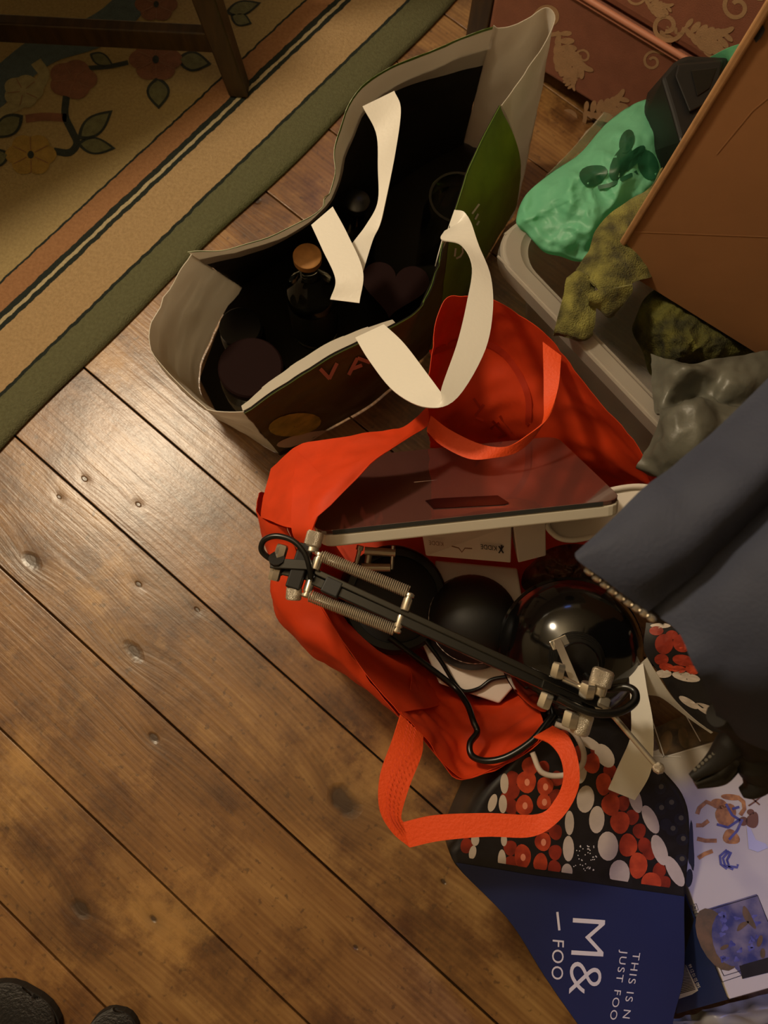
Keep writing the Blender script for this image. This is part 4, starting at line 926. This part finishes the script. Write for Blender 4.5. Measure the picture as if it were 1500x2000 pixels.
# lettering
rd = (-0.03, 1.0)
text_decal('lettering', 'M&', (1118, 1782), (-6, 116), (95, 6), bpn, 'letter_white', navy, .0022, 0.98, -0.012)
stroke_decal('dash', [[(1088, 1780), (1092, 1816)]], 4.5, bpn, 'letter_white', navy, .0022)
text_decal('lettering', 'FOO', (1079, 1831), (-1, 36), (32, 3), bpn, 'letter_white', navy, .0022, 1.15, 0.0)
text_decal('lettering', 'JUST FOO', (1212, 1855), (-4.0, 26), (19, 2), bpn, 'letter_white', navy, .0022, 1.25, 0.0)
text_decal('lettering', 'THIS IS N', (1236, 1858), (-4.0, 26), (20, 2), bpn, 'letter_white', navy, .0022, 1.25, 0.0)
# white ring around the old handle hole, white handle
rg = tube('handle_ring', [P(1040+0, 1470, .30), P(1058, 1508, .30), P(1095, 1515, .30), P(1132, 1500, .305), P(1140, 1470, .31), P(1120, 1430, .312), P(1085, 1414, .31)], .0038, 'berry_white', bb, n=50)
ribbon('handle', [(1228, 1312, .335), (1231, 1360, .36), (1233, 1420, .365), (1228, 1450, .355), (1208, 1495, .335), (1188, 1541, .30)], [(1256, 1296, .335), (1264, 1350, .36), (1275, 1410, .37), (1276, 1470, .365), (1268, 1515, .345), (1240, 1562, .30)], 'strap_white', bb, 40)
# raised rear edge of the bag
rear = [[(1262, 1216, .34), (1300, 1222, .35), (1350, 1240, .36), (1400, 1270, .36)], [(1258, 1270, .34), (1300, 1272, .345), (1372, 1300, .35), (1430, 1330, .35)], [(1284, 1310, .335), (1320, 1320, .335), (1390, 1350, .34), (1450, 1380, .34)], [(1320, 1368, .325), (1350, 1370, .325), (1410, 1395, .33), (1450, 1410, .33)], [(1375, 1420, .31), (1395, 1428, .31), (1425, 1438, .31), (1450, 1448, .31)]]
GR = patch_pts(rear, 30, 24); rp = obj('rear_panel', [v for r in GR for v in r], grid_faces(30, 24), 'berry_black', bb, solid=.001)
def rsurf(px, py, off=0.0): return osurf(px, py, off-0.002, GR)
decal('strawberry_print', [ell(1297, 1258, 18, 20), ell(1333, 1256, 19, 18, .3), ell(1335, 1290, 22, 11, .2), ell(1292, 1288, 14, 11), ell(1312, 1240, 12, 9), ell(1282, 1232, 14, 9)], rsurf, 'berry_red', rp, .0012)
decal('red_berry_print', [ell(1302, 1303, 15, 8, .2), ell(1325, 1307, 15, 7, .1), ell(1352, 1308, 14, 9, .3), ell(1408, 1404, 15, 9, .3), ell(1334, 1262, 9, 8, .5)], rsurf, 'berry_orange', rp, .0016)
decal('white_fruit_print', [ell(1340, 1322, 28, 9, .2), ell(1296, 1316, 16, 8), ell(1345, 1372, 22, 7, .55), ell(1385, 1388, 30, 9, .45), ell(1290, 1222, 20, 5)], rsurf, 'berry_white', rp, .0012)
ribbon('white_hem', [(1264, 1284, .338), (1284, 1318, .336), (1318, 1368, .327), (1360, 1408, .316), (1392, 1430, .308)], [(1240, 1306, .325), (1258, 1352, .315), (1292, 1362, .318), (1345, 1402, .314), (1388, 1432, .307)], 'white_pp', bb, 24)

# ------------------------------------------------------------------ printed model box
mb = thing('model_kit_box', 'white printed kit box with photo panels and a dark barcoded side', 'box', P(1430, 1700, 0.0))
ZB = .22
corn = [(1262, 1400), (1420, 1440), (1700, 1360), (1760, 1850), (1424, 1952), (1335, 1735)]
tl_, bl_, br_, tr_ = P(1248, 1475, ZB), P(1425, 1952, ZB), P(1790, 1850, ZB), P(1640, 1365, ZB)
prism('box_lid', [Vector((p.x, p.y, .03)) for p in (tl_, bl_, br_, tr_)], [tl_, bl_, br_, tr_], 'box_print', mb, bevel=.0015)
lid_s = zsurf(ZB)
# dark side label flap at the left, lower than the lid
sd = [P(1338, 1745, ZB-.004), P(1422, 1952, ZB-.004), P(1322, 1980, .13), P(1290, 1775, .13)]
hexa('side_panel', [Vector((p.x, p.y, p.z-.004)) for p in sd]+sd, 'box_navy', mb)
sdp = Plane(sd[0], sd[1], sd[2])
decal('side_dark_print', [[(1338, 1750), (1356, 1795), (1338, 1860), (1330, 1800)]], sdp, 'box_dark', mb, .0012)  # dark patch on the navy side panel
decal('barcode_ground', [[(1329, 1872), (1340, 1884), (1364, 1934), (1352, 1942), (1322, 1952), (1322, 1900)]], sdp, 'letter_white', mb, .0012)
bars = []
for k in range(19):
    t = k/18; x0, y0 = 1330+t*-8, 1876+t*66; x1, y1 = 1340+t*19, 1884+t*47; bars.append([(x0, y0), (x1, y1)])
stroke_decal('barcode', bars, 1.5, sdp, 'print_black', mb, .0022)
text_decal('lettering', '99 12 01 05 095', (1344, 1884), (2.9, 7.0), (8.5, -3.5), sdp, 'letter_white', mb, .0016)
# photo panels on the lid
ph_pts = [(1356, 1786), (1480, 1750), (1545, 1880), (1410, 1916)]
decal('photo_panel', [[(1365, 1780), (1478, 1746), (1500, 1800), (1530, 1870), (1448, 1905), (1400, 1850)]], lid_s, 'photo_blue', mb, .0010)
decal('photo_base', [ell(1400, 1835, 34, 66, -.45)], lid_s, 'photo_brown', mb, .0013)
decal('photo_ground', [ell(1440, 1830, 52, 56, -.3, wob=.06)], lid_s, 'photo_blue', mb, .0016)
decal('photo_shapes', [ell(1444+34*math.cos(k*2.1+.3*k*k), 1830+44*math.sin(k*1.3), 3+k % 4, 4+k % 5, k, wob=.3) for k in range(20)], lid_s, 'art_blue', mb, .0019)
decal('photo_figures', [ell(1462, 1792, 7, 24, -.5, wob=.15), ell(1450, 1808, 5, 14, .9, wob=.15), ell(1484, 1838, 5, 12, .3), ell(1490, 1862, 5, 10), ell(1415, 1850, 4, 9, 1.1)], lid_s, 'photo_brown', mb, .0022)
stroke_decal('panel_frame', [[(1356, 1786), (1480, 1749), (1500, 1800)], [(1356, 1786), (1410, 1918), (1500, 1888)], [(1358, 1790), (1414, 1906), (1500, 1880)]], 1.6, lid_s, 'print_black', mb, .0012)
decal('dark_label', [[(1444, 1886), (1500, 1870), (1560, 1852), (1566, 1880), (1500, 1900), (1450, 1912)]], lid_s, 'box_dark', mb, .0015)
stroke_decal('small_mark', [[(1350, 1768), (1360, 1765), (1364, 1777), (1353, 1780), (1350, 1768)], [(1355, 1770), (1359, 1775)], [(1359, 1769), (1356, 1776)]], 1.2, lid_s, 'print_black', mb, .0010)
# upper photo
decal('photo_panel', [[(1272, 1425), (1318, 1404), (1350, 1395), (1420, 1430), (1422, 1440), (1335, 1466), (1296, 1480)]], lid_s, 'photo_dark', mb, .0010)
decal('photo_shapes', [ell(1300, 1450, 12, 24, .3), ell(1335, 1440, 10, 22, -.2), ell(1318, 1415, 16, 8), ell(1385, 1438, 16, 10)], lid_s, 'photo_brown', mb, .0013)
stroke_decal('panel_frame', [[(1272, 1400), (1298, 1480)], [(1340, 1398), (1368, 1448)], [(1298, 1478), (1420, 1444)], [(1260, 1476), (1330, 1478)]], 2.0, lid_s, 'letter_white', mb, .0016)
# painted rider artwork: plain horse-and-rider shapes in the same colours
art = [ell(1418, 1592, 20, 24, .2, wob=.08), ell(1428, 1635, 17, 14, .5, wob=.1), ell(1404, 1570, 16, 10, .2), ell(1428, 1557, 20, 6, .1)]
decal('artwork_body', art, lid_s, 'ochre', mb, .0012)
stroke_decal('artwork_limbs', [[(1395, 1572), (1380, 1566), (1366, 1578), (1362, 1590)], [(1384, 1603), (1372, 1612), (1360, 1612)], [(1400, 1642), (1378, 1642), (1362, 1638)], [(1392, 1662), (1376, 1668), (1364, 1676)], [(1440, 1556), (1452, 1566), (1454, 1580), (1446, 1592)]], 8, lid_s, 'ochre', mb, .0014)
stroke_decal('artwork_harness', [[(1418, 1570), (1430, 1592), (1446, 1602)], [(1400, 1610), (1422, 1616), (1446, 1600)], [(1424, 1640), (1440, 1622), (1450, 1600)], [(1430, 1580), (1444, 1576)]], 5, lid_s, 'art_blue', mb, .0018)
decal('artwork_rider', [ell(1470, 1602, 12, 16, .3, wob=.1), ell(1452, 1604, 9, 9), ell(1466, 1586, 7, 6)], lid_s, 'art_brown', mb, .0016)
decal('artwork_cloak', [[(1458, 1612), (1466, 1618), (1476, 1640), (1496, 1648), (1500, 1656), (1480, 1664), (1462, 1658), (1460, 1636)]], lid_s, 'art_pale', mb, .0017)
stroke_decal('artwork_tail', [[(1420, 1660), (1406, 1672), (1408, 1688), (1420, 1697)], [(1424, 1662), (1412, 1676), (1416, 1690), (1432, 1698)], [(1428, 1664), (1420, 1680), (1424, 1692), (1440, 1694), (1441, 1688)]], 5, lid_s, 'art_blue', mb, .0014)
stroke_decal('artwork_sword', [[(1462, 1574), (1474, 1566), (1486, 1556), (1500, 1546)], [(1468, 1558), (1484, 1572)]], 3, lid_s, 'art_brown', mb, .0014)
decal('spilled_print', [ell(1350, 1655, 6, 46, -.02, wob=.2), ell(1346, 1715, 7, 18, .1)], lid_s, 'box_dark', mb, .0012)

# crumpled polythene under the box at the bottom of the picture
pc = [[(1270, 1985, .10), (1350, 1975, .12), (1420, 1962, .15), (1500, 1940, .16), (1600, 1920, .15)], [(1265, 2020, .11), (1350, 2010, .13), (1420, 2000, .15), (1510, 1985, .17), (1610, 1960, .14)], [(1260, 2080, .04), (1350, 2090, .05), (1430, 2080, .06), (1520, 2060, .06), (1620, 2030, .05)], [(1255, 2110, .004), (1350, 2120, .004), (1430, 2110, .004), (1520, 2100, .004), (1620, 2060, .004)]]
tag(patch('polythene_bag', pc, 'grey_poly', None, 40, 50, .0008, amp=.022, freq=18, seed=21), 'crumpled pale polythene bag at the foot of the kit box', 'bag')
_o = hv(tl_, bl_)*.0012
hexa('end_panel', [Vector((bl_.x, bl_.y, .04)), Vector((br_.x, br_.y, .04)), Vector((br_.x, br_.y, .04))+_o, Vector((bl_.x, bl_.y, .04))+_o, bl_-Vector((0, 0, .002)), br_-Vector((0, 0, .002)), br_-Vector((0, 0, .002))+_o, bl_-Vector((0, 0, .002))+_o], 'photo_dark', mb)

# ------------------------------------------------------------------ translucent storage tub
tubt = thing('storage_tub', 'clear plastic storage tub with a rolled rim in front of the sofa', 'tub', P(1250, 560, 0.0))
TZ = .285
c0, c1_, c2_ = P(948, 470, TZ), P(1290, 880, TZ), P(1130, 265, TZ)
# axes along the two visible rims
ua = hv(P(985, 560, TZ), P(1258, 848, TZ)); ub = Vector((-ua.y, ua.x, 0))
if ub.y < 0: ub = -ub
corner = P(948, 478, TZ)
def tub_ring(o, la, lb2, r, z, inset=0.0, n=8):
    out = []
    for (x, y, a0) in ((inset+r, inset+r, math.pi), (la-inset-r, inset+r, 1.5*math.pi), (la-inset-r, lb2-inset-r, 0), (inset+r, lb2-inset-r, .5*math.pi)):
        for k in range(n+1):
            a = a0+k*math.pi/2/n; out.append(Vector((o.x, o.y, z))+ua*(x+r*math.cos(a))+ub*(y+r*math.sin(a)))
    return out
LA, LB = .60, .42
oc = corner
rings_ = [tub_ring(oc, LA, LB, .06, TZ-.03, .0), tub_ring(oc, LA, LB, .06, TZ-.006, .0), tub_ring(oc, LA, LB, .06, TZ, .006), tub_ring(oc, LA, LB, .055, TZ, .024), tub_ring(oc, LA, LB, .055, TZ-.005, .029), tub_ring(oc, LA, LB, .055, TZ-.006, .033)]
nr_ = len(rings_[0]); obj('rim', [v for r in rings_ for v in r], grid_faces(len(rings_), nr_, True), 'tub_rim', tubt, auto=28)
rings_ = [tub_ring(oc, LA, LB, .055, TZ-.006, .033), tub_ring(oc, LA, LB, .05, .02, .075), tub_ring(oc, LA, LB, .045, .006, .09)]
V = [v for r in rings_ for v in r]; F = grid_faces(3, nr_, True); F.append(tuple(2*nr_+k for k in range(nr_))); obj('wall', V, F, 'tub_plastic', tubt, solid=.0018, auto=70)
tube('rim_bead', tub_ring(oc, LA, LB, .06, TZ-.004, .004), .0022, 'tub_rim', tubt, n=90, closed=True, seg=6)

# ------------------------------------------------------------------ cardboard box above the tub
cb0 = P(1192, 514, TZ+.015); cbd = hv(cb0, P(1500, 705, TZ+.015)); cbn = Vector((-cbd.y, cbd.x, 0))
if cbn.y < 0: cbn = -cbn
CH = .455
card = thing('cardboard_box', 'large brown cardboard box with a torn hand hole resting on the tub', 'box', cb0)
obox('front_panel', cb0, cbd*.55, cbn*.005, Vector((0, 0, CH)), 'cardboard', card, bevel=.0015)
obox('back_panel', cb0+cbn*.30, cbd*.55, cbn*.005, Vector((0, 0, CH)), 'cardboard', card)
obox('side_panel', cb0+cbn*.004-cbd*.0045, cbd*.005, cbn*.30, Vector((0, 0, CH)), 'cardboard', card, bevel=.001)
obox('side_panel', cb0+cbd*.55, cbd*.005, cbn*.30, Vector((0, 0, CH)), 'cardboard', card)
obox('bottom', cb0+cbn*.003, cbd*.55, cbn*.30, Vector((0, 0, .005)), 'cardboard', card)
bar('corner_edge', cb0+Vector((0, 0, .001)), cb0+Vector((0, 0, CH)), .010, .010, 'cardboard_edge', card, upv=cbn, bevel=.003)
cfp = Plane(cb0, cb0+cbd, cb0+Vector((0, 0, .3)))
decal('hand_hole', [[(1474, 70), (1484, 46), (1492, 44), (1497, 54), (1489, 70), (1479, 80)]], cfp, 'hole_dark', card, .0065)
stroke_decal('crease', [[(1240, 452), (1500, 462)], [(1400, 300), (1470, 215), (1500, 190)]], 2.5, cfp, 'cardboard_crease', card, .0012)

# ------------------------------------------------------------------ green carrier bag and black case
class Heap:
    def __init__(s, outline, z0, h, amp, freq, seed, p=2.2, nang=120, skew=(0, 0)):
        s.o = [tuple(q[:2]) for q in cat1([(x, y, 0) for x, y in outline], nang, True)]; s.cx = sum(x for x, y in s.o)/nang; s.cy = sum(y for x, y in s.o)/nang
        s.z0, s.h, s.amp, s.freq, s.seed, s.p, s.skew = z0, h, amp, freq, seed, p, skew
        s.ang = sorted((math.atan2(y-s.cy, x-s.cx), math.hypot(x-s.cx, y-s.cy)) for x, y in s.o)
    def R(s, a): return float(np.interp(a, [q[0] for q in s.ang], [q[1] for q in s.ang], period=2*math.pi))
    def z(s, x, y):
        r = math.hypot(x-s.cx, y-s.cy)/max(s.R(math.atan2(y-s.cy, x-s.cx)), 1); r = min(r, 1)
        n = Vector((x*.01*s.freq, y*.01*s.freq, s.seed)); d = (0.5-abs(noise.noise(n)))*1.2+0.35*noise.noise(n*2.1)+(.3-abs(noise.noise(n*2.9)))*.55+(.25-abs(noise.noise(n*6.1)))*.16
        return s.z0+s.h*(1-r**s.p)+s.amp*d+((x-s.cx)*s.skew[0]+(y-s.cy)*s.skew[1])*.001
    def __call__(s, x, y, off=0.0): return P(x, y, s.z(x, y)+off)
    def mesh(s, name, m, parent, rings=36, drop=0.03, **kw):
        V = []; n = len(s.o)
        for i in range(rings):
            t = (i+.02)/(rings-1) if i < rings-1 else 1.0
            for (x, y) in s.o: V.append(s(s.cx+(x-s.cx)*t, s.cy+(y-s.cy)*t))
        for (x, y) in s.o:
            p = s(x, y); q = s(s.cx, s.cy); d = (q-p); d.z = 0; V.append(p+d*.10+Vector((0, 0, -drop)))
        F = grid_faces(rings+1, n, True); F.append(tuple(range(n)))
        return obj(name, V, F, m, parent, **kw)
mat('brown_wrap', (92, 58, 36), 0.6, vscale=30, col2=(52, 30, 20), bump=.3, bscale=60)
tag(Heap(BROWNPAPER, .20, .05, .03, 2.2, 3.3).mesh('wrapping_paper', 'brown_wrap', None, drop=.12), 'crumpled brown wrapping paper between the white tray and dome shade', 'paper')
gbag = thing('carrier_bag', 'crumpled teal green carrier bag with dark printed shapes on the tub', 'bag', P(1160, 380, TZ))
hp = Heap([(1008, 432), (1026, 382), (1080, 335), (1132, 300), (1190, 236), (1255, 196), (1320, 195), (1318, 290), (1280, 370), (1240, 405), (1195, 450), (1150, 506), (1095, 496), (1060, 486), (1024, 448)], TZ+.012, .05, .022, 1.15, 2.2, skew=(.05, -.03))
tb_ = hp.mesh('film', 'teal_bag', gbag, drop=.02)
decal('printed_shape', [ell(1158, 342, 28, 20, -.35, wob=.08), ell(1224, 276, 14, 24, .3), ell(1212, 318, 17, 38, .45), ell(1236, 310, 12, 34, .75), ell(1266, 322, 20, 30, -.3)], hp, 'teal_print', tb_, .005)
stroke_decal('printed_shape', [[(1168, 366), (1190, 362), (1215, 350), (1245, 336)]], 8, hp, 'teal_print', tb_, .005)
patch('loose_corner', [[(1386, 112, .40), (1420, 94, .44), (1450, 84, .45)], [(1396, 120, .40), (1426, 112, .43), (1452, 104, .44)], [(1420, 140, .39), (1438, 130, .42), (1450, 125, .43)], [(1440, 200, .32), (1445, 190, .33), (1450, 180, .34)]], 'teal_bag', gbag, 14, 12, .0008, amp=.004)
tag(patch('clear_film', [[(1065, 350, .29), (1130, 300, .30), (1185, 225, .31)], [(1070, 340, .30), (1118, 290, .315), (1180, 218, .32)], [(1085, 330, .295), (1140, 290, .30), (1200, 225, .31)]], 'clear_plastic', None, 16, 20, .0006, amp=.006, freq=25), 'scrap of clear film behind the teal carrier bag', 'film')
bc_ = thing('plastic_case', 'black moulded plastic case standing in the teal carrier bag', 'case', P(1360, 240, .3))
lo = [(1262, 185), (1252, 235), (1270, 300), (1292, 340), (1330, 280), (1385, 190), (1402, 140), (1340, 108)]
hi = [(1318, 120), (1292, 150), (1312, 215), (1330, 282), (1374, 220), (1412, 158), (1424, 112), (1340, 110)]
prism('case_body', [P(x, y, .315) for x, y in lo], [P(x, y, .43) for x, y in hi], 'black_matte', bc_, bevel=.006)
hi2 = [(1322, 124), (1316, 148), (1346, 222), (1374, 208), (1406, 156), (1414, 116)]
prism('case_lid', [P(x, y, .429) for x, y in hi2], [P(1362+(x-1362)*.93, 165+(y-165)*.93, .437) for x, y in hi2], 'black_matte', bc_, bevel=.002)
prism('recess_panel', [P(x, y, .436) for x, y in ((1350, 138), (1400, 132), (1386, 172), (1362, 188))], [P(x, y, .439) for x, y in ((1350, 138), (1400, 132), (1386, 172), (1362, 188))], 'black_paint', bc_, bevel=.001)
tube('seam', [P(1268, 195, .352), P(1280, 240, .36), P(1304, 300, .37)], .0016, 'black_gloss', bc_, n=14)

# ------------------------------------------------------------------ olive cloths and grey leather
sc1 = [[(1290, 330, .33), (1262, 375, .345), (1200, 415, .35), (1165, 450, .345), (1150, 490, .335), (1125, 530, .33)],
       [(1300, 380, .33), (1270, 420, .35), (1230, 450, .36), (1190, 480, .355), (1168, 515, .345), (1150, 550, .335)],
       [(1310, 430, .32), (1280, 470, .335), (1250, 500, .345), (1215, 520, .35), (1190, 550, .34), (1175, 575, .33)],
       [(1330, 470, .30), (1300, 510, .31), (1270, 540, .32), (1235, 552, .335), (1205, 575, .33), (1195, 600, .32)]]
scarf = thing('knitted_scarf', 'olive green woven scarf hanging over the tub rim', 'scarf', P(1160, 560, .25))
patch('scarf_wrap', sc1, 'olive_knit', scarf, 30, 40, .004, amp=.013, freq=17, seed=4)
patch('scarf_end', [[(1108, 545, .325), (1130, 530, .335), (1150, 540, .345), (1165, 560, .33)], [(1098, 590, .318), (1120, 580, .33), (1148, 585, .328), (1165, 600, .325)], [(1084, 640, .305), (1110, 645, .315), (1140, 655, .31), (1158, 650, .305)], [(1082, 652, .29), (1108, 658, .30), (1138, 664, .295), (1156, 655, .29)]], 'olive_knit', scarf, 26, 22, .004, amp=.010, freq=22, seed=6)
patch('scarf_end', [[(1142, 575, .345), (1175, 565, .352), (1205, 562, .35), (1232, 555, .345)], [(1150, 585, .34), (1178, 585, .345), (1205, 580, .34), (1230, 575, .335)], [(1152, 592, .325), (1175, 602, .33), (1190, 612, .325), (1200, 610, .32)], [(1160, 600, .31), (1180, 612, .31), (1195, 620, .305), (1203, 618, .30)]], 'olive_knit', scarf, 22, 20, .004, amp=.008, freq=25, seed=8)
tag(Heap([(1275, 660), (1250, 600), (1300, 560), (1390, 600), (1470, 650), (1480, 690), (1400, 712), (1350, 708), (1322, 724), (1290, 706)], .25, .05, .02, 1.3, 5.5).mesh('fleece_cloth', 'olive_fleece', None, drop=.05), 'dark olive fleece cloth bundled in the tub under the box', 'cloth')
gl_ = [[(1270, 690, .30), (1300, 700, .32), (1340, 712, .33), (1400, 700, .34), (1470, 690, .33), (1560, 680, .32)],
       [(1272, 745, .30), (1310, 735, .335), (1352, 722, .355), (1400, 735, .34), (1440, 745, .35), (1540, 730, .33)],
       [(1276, 800, .305), (1300, 795, .32), (1350, 778, .30), (1390, 775, .325), (1415, 790, .33), (1530, 780, .33)],
       [(1290, 815, .325), (1320, 800, .345), (1362, 780, .35), (1400, 790, .345), (1450, 800, .34), (1540, 810, .33)],
       [(1268, 865, .30), (1310, 850, .345), (1360, 850, .36), (1410, 850, .35), (1470, 860, .34), (1550, 860, .33)],
       [(1244, 908, .285), (1280, 922, .30), (1330, 935, .31), (1390, 950, .31), (1460, 950, .30), (1560, 940, .30)],
       [(1250, 912, .26), (1285, 930, .27), (1335, 945, .28), (1395, 960, .28), (1465, 960, .27), (1570, 950, .27)]]
tag(patch('leather_jacket', gl_, 'grey_leather', None, 60, 60, .003, amp=.009, freq=24, seed=17), 'creased grey leather garment draped over the end of the tub', 'jacket')

# ------------------------------------------------------------------ navy jacket hanging close above
nj = thing('navy_jacket', 'navy cloth jacket with a silver metal zip hanging over the pile', 'jacket', P(1400, 1100, .45))
ZJ = .78
up_l = [[(1620, 600, .80), (1500, 742, .80), (1400, 838, .79), (1300, 925, .785), (1210, 1005, .78), (1124, 1082, .775)],
        [(1640, 660, .81), (1530, 800, .815), (1420, 900, .81), (1320, 985, .80), (1230, 1050, .79), (1132, 1098, .778)],
        [(1680, 740, .82), (1560, 860, .825), (1460, 960, .82), (1360, 1050, .805), (1280, 1110, .79), (1195, 1142, .778)],
        [(1700, 800, .80), (1590, 900, .80), (1490, 985, .795), (1400, 1070, .785), (1330, 1130, .775), (1262, 1190, .765)]]
patch('upper_front', up_l, 'navy_cloth', nj, 30, 40, .004, amp=.008, freq=9, seed=2)
lo_l = [[(1700, 800, .80), (1590, 900, .795), (1490, 985, .785), (1400, 1070, .772), (1330, 1130, .76), (1260, 1188, .75)],
        [(1720, 920, .83), (1610, 1000, .825), (1530, 1070, .815), (1450, 1130, .80), (1390, 1180, .785), (1325, 1232, .765)],
        [(1740, 1100, .83), (1640, 1170, .825), (1560, 1220, .815), (1490, 1250, .80), (1420, 1270, .785), (1352, 1292, .77)],
        [(1760, 1300, .80), (1660, 1340, .795), (1580, 1350, .785), (1510, 1350, .775), (1440, 1345, .765), (1376, 1336, .755)],
        [(1780, 1460, .72), (1680, 1470, .71), (1600, 1470, .70), (1530, 1460, .69), (1470, 1440, .68), (1405, 1400, .68)]]
patch('lower_front', lo_l, 'navy_cloth', nj, 36, 40, .004, amp=.008, freq=9, seed=5)
off_r = [[(1690, 700, .82), (1705, 800, .80), (1720, 920, .83), (1740, 1100, .83), (1760, 1300, .80), (1780, 1460, .72)],
         [(1900, 700, .6), (1900, 800, .6), (1900, 920, .6), (1900, 1100, .6), (1900, 1300, .6), (1900, 1460, .55)],
         [(1960, 740, .25), (1960, 820, .25), (1960, 920, .25), (1960, 1050, .25), (1960, 1200, .25), (1960, 1320, .25)],
         [(1880, 780, .006), (1880, 840, .006), (1880, 920, .006), (1880, 1040, .006), (1880, 1150, .006), (1880, 1250, .006)]]
patch('hanging_back', off_r, 'navy_cloth', nj, 30, 24, .004, amp=.01, freq=8, seed=9)
zt = ribbon('zip_tape', [(1132, 1096, .772), (1190, 1138, .772), (1262, 1186, .764), (1300, 1212, .76)], [(1138, 1108, .764), (1186, 1150, .764), (1255, 1196, .757), (1296, 1220, .754)], 'black_matte', nj, 20)
for k in range(9):
    t = k/8; x = 1146+t*122; y = 1112+t*92+4*math.sin(t*3.1); p = P(x, y, .775-.006*t); q = P(x+9, y+7, .773-.006*t)
    tube('zip_tooth', [p, p*.5+q*.5, q], [.0026, .0032, .0026], 'chrome', nj, n=6, seg=8)

# black spring clip
cl = thing('spring_clip', 'black ridged spring clip hanging below the navy jacket', 'clip', P(1430, 1490, .58))
ZC = .62
tube('handle_grip', [(1400, 1396, .69), (1450, 1410, .67), (1475, 1440, .645), (1462, 1455, .63), (1440, 1468, ZC)], [.010, .018, .020, .018, .012], 'black_matte', cl, n=30, seg=16)
tube('jaw', [(1450, 1428, .645), (1425, 1455, .635), (1395, 1488, .625), (1350, 1518, .615)], [.012, .013, .009, .0035], 'black_matte', cl, n=30, seg=14)
tube('jaw', [(1452, 1450, .63), (1430, 1478, .615), (1402, 1512, .61), (1358, 1532, .605)], [.012, .012, .011, .0045], 'black_paint', cl, n=30, seg=14)
tube('jaw', [(1455, 1450, .63), (1476, 1480, .62), (1482, 1515, .61), (1468, 1540, .605), (1448, 1548, .60)], [.014, .022, .017, .010, .005], 'black_matte', cl, n=36, seg=16)
for k in range(7):
    t = k/6; x = 1405-t*44; y = 1472+t*38; p = P(x-4, y-7, .636-.015*t); q = P(x+4, y+2, .632-.015*t)
    tube('ridge', [p, q], .0018, 'mid_grey', cl, seg=6)

# ------------------------------------------------------------------ slippers
def slipper(toe, heel_dir, width, label, hgt=.075):
    t = P(toe[0], toe[1], .0); d = Vector(heel_dir).normalized(); s = Vector((-d.y, d.x, 0)); th = thing('slipper', label, 'slipper', t+d*.12, 'slippers on the floorboards')
    prof = [(-.006, .2, .2), (-.003, .42, .4), (0.003, .60, .58), (.010, .74, .75), (.025, .88, .9), (.06, .97, 1.0), (.10, 1.0, 1.05), (.15, .92, 1.15), (.20, .80, 1.2), (.25, .72, 1.0), (.272, .4, .6)]
    V = []; n = 20
    for (l, wv, hv_) in prof:
        for k in range(n):
            a = 2*math.pi*k/n; x = math.cos(a)*width/2*wv; z = max(math.sin(a), -.62)*hgt/2*hv_
            q = t+d*l+s*x; V.append(Vector((q.x, q.y, .012+hgt*.3*hv_+z)))
    F = grid_faces(len(prof), n, True); F += [tuple(range(n)), tuple((len(prof)-1)*n+k for k in range(n))]
    zmin = min(v.z for v in V); V = [v+Vector((0, 0, .010-zmin)) for v in V]
    V = [v+Vector((noise.noise(v*60), noise.noise(v*60+Vector((9, 0, 0))), 0))*.004 for v in V]
    obj('upper', V, F, 'slipper', th, sub=1)
    so = []
    for sd in (1, -1):
        P_ = prof if sd == 1 else prof[::-1]
        for (l, wv, _) in P_: q = t+d*l+s*(width/2*wv*sd*.98); so.append(Vector((q.x, q.y, .001)))
    prism('sole', so, [v+Vector((0, 0, .016)) for v in so], 'slipper_sole', th)
slipper((66, 1934), (-.30, -1, 0), .165, 'broad dark slipper with its toe on the floorboards, larger of two', .09)
slipper((236, 1972), (-.02, -1, 0), .092, 'narrow dark slipper toe on the floorboards, smaller of two', .08)
